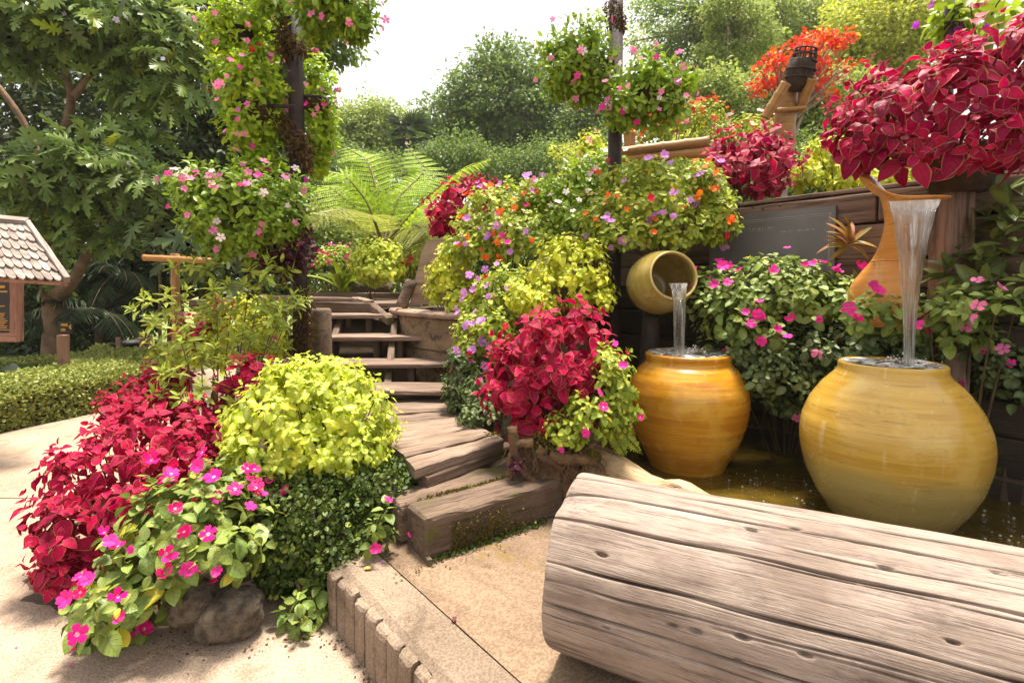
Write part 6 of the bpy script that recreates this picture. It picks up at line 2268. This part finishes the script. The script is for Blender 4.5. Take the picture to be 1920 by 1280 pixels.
bush('flower_bush', 'pale yellow bush with white blooms behind the begonia bank', 'bush', [B(1390, 240, 5.4, 55, 16, .25), B(1350, 250, 5.3, 40, 16, .2)], 'imp', L_impy, .08, 50, (('flower', F_white, 26, .03, .5), ('flower', F_red, 8, .03, 0)), seed=91)

# --- bamboo rail
br_ = thing('bamboo_rail', 'bamboo edging rails and stub behind the thin post', 'bamboo rail', tuple(W(1230, 300, 4.3)))
bamboo(W(1158, 287, 4.35), W(1330, 266, 4.2), .045, M_bamboo, 'rail', br_, False, 4)
bamboo(W(1330, 285, 4.2), W(1165, 301, 4.35), .040, M_bamboo, 'rail', br_, True, 4)
bamboo(W(1182, 300, 4.5), W(1180, 250, 4.5), .05, M_bamboo, 'stub', br_, False, 2)

# --- bamboo water scoop
Ys = 5.0
ws = thing('water_scoop', 'bamboo water scoop with dark wicker basket above the crimson coleus', 'bamboo scoop', tuple(W(1470, 262, Ys)))
M, L = frame_x(W(1468, 300, Ys), W(1476, 168, Ys), (0, -1, 0))
mb = MB()
mb.tube(smooth_path([W(1466, 300, Ys), W(1470, 245, Ys), W(1474, 200, Ys), W(1478, 165, Ys)], 10), np.linspace(.105, .085, 10), 16, True, .03, rk)
link('upright', mb.mesh('upright', M_bamboo, True), ws)
bamboo(W(1434, 222, Ys - .1), W(1474, 156, Ys - .22), .045, M_bamboo, 'tube', ws, True, 3)
bamboo(W(1498, 208, Ys - .05), W(1524, 146, Ys - .25), .045, M_bamboo, 'tube', ws, True, 3)
bamboo(W(1440, 209, Ys - .12), W(1510, 202, Ys - .12), .022, M_bamboo, 'crossbar', ws, False, 3)
wb = MB()
a0, a1 = W(1492, 170, Ys - .12), W(1512, 92, Ys - .2)
axv = (a1 - a0).normalized()
M, L = frame_x(a0, a1, (0, -1, 0))
for k in range(12):
    t = 2 * PI * k / 12
    r0, r1, r2 = .05, .115, .085
    pts = [M @ Vector((0, r0 * math.cos(t), r0 * math.sin(t))), M @ Vector((L * .3, r1 * math.cos(t), r1 * math.sin(t))), M @ Vector((L * .65, r1 * .95 * math.cos(t), r1 * .95 * math.sin(t))), M @ Vector((L, r2 * math.cos(t), r2 * math.sin(t)))]
    wb.tube(smooth_path(pts, 8), .008, 5, False)
for u, rr in ((.1, .075), (.3, .118), (.5, .125), (.7, .112), (.85, .1), (1.0, .088)):
    ring = [M @ Vector((L * u, rr * math.cos(t), rr * math.sin(t))) for t in np.linspace(0, 2 * PI, 18)]
    wb.tube(ring, .008, 5, False)
link('wicker_basket', wb.mesh('wicker_basket', M_wicker, True), ws)
wb = MB()
wb.tube([M @ Vector((L * u, 0, 0)) for u in (-.02, .15, .45, .74, .78)], [.055, .1, .117, .11, .0], 14, True, .12, rk)
link('fibre_fill', wb.mesh('fibre_fill', M_wicker, True), ws)

# --- fallen leaves and petals
for k, (lab, px, py, z, s, mt, kd) in enumerate((('dry tan leaf fallen on the kerb top', 680, 1066, .204, .035, M_gold, 'imp'), ('dry brown leaf fallen on the path by the flowers', 130, 1228, .004, .03, M_bark, 'imp'),
                                                 ('pink petal fallen on the path below the impatiens', 134, 1249, .004, .014, F_hot, 'small'), ('violet petal fallen beside the bottom step', 719, 1054, .2, .014, F_ppl, 'small'),
                                                 ('pink petal on the path at the far left', 32, 1210, .004, .012, F_pink, 'small'), ('dry leaf on the concrete at the kerb foot', 622, 1215, .004, .02, M_bark, 'imp'),
                                                 ('small red twig-like leaf on the platform crack', 850, 1168, .204, .035, M_redstem, 'peri'))):
    q = G(px, py, z)
    V, T, UV = TPL[kd][0]
    me = mesh_np('fallen_leaf', V * np.array([1, 1, .4]) + np.array([0, 0, .12]), T, UV, None, [mt])
    single('fallen_leaf' if 'leaf' in lab else 'fallen_petal', lab, 'leaf' if 'leaf' in lab else 'petal', me, mw=Matrix.Translation(q) @ Matrix.Rotation(k * 1.3, 4, 'Z') @ Matrix.Scale(s, 4))

# --- dry litter swept along the bed edges and joints
rl2 = np.random.default_rng(909)
O = []
for k in range(260):
    u = rl2.random()
    if k < 150:
        x, y = np.interp(u, [0, .35, .7, 1], [150, 330, 500, 640]), np.interp(u, [0, .35, .7, 1], [1120, 1215, 1215, 1190])
        q = G(x + rl2.normal() * 28, y + rl2.normal() * 16, .003)
    elif k < 200:
        q = G(640 + u * 60 + rl2.normal() * 6, 1190 + u * 100 + rl2.normal() * 8, .003)
    else:
        q = G(np.interp(u, [0, 1], [710, 990]) + rl2.normal() * 14, np.interp(u, [0, 1], [1080, 1000]) + rl2.normal() * 14, .203)
    O.append(tuple(q))
O = np.array(O)
n = len(O)
a = rl2.uniform(0, 6.28, n)
X, Y, Z = basis(np.stack([np.cos(a), np.sin(a), rl2.normal(size=n) * .12], 1), np.tile([0, 0, 1.], (n, 1)), rl2, .25)
single('leaf_litter', 'crumbs of dry leaf and soil along the edge of the flower bed', 'litter', join_cloud('leaf_litter', 'small', O, X, Y, Z, rl2.uniform(.004, .013, n), np.zeros(n, int), rl2.random(n), L_drymoss), kind='stuff')

for me in [m for m in bpy.data.meshes if m.users == 0]:
    bpy.data.meshes.remove(me)
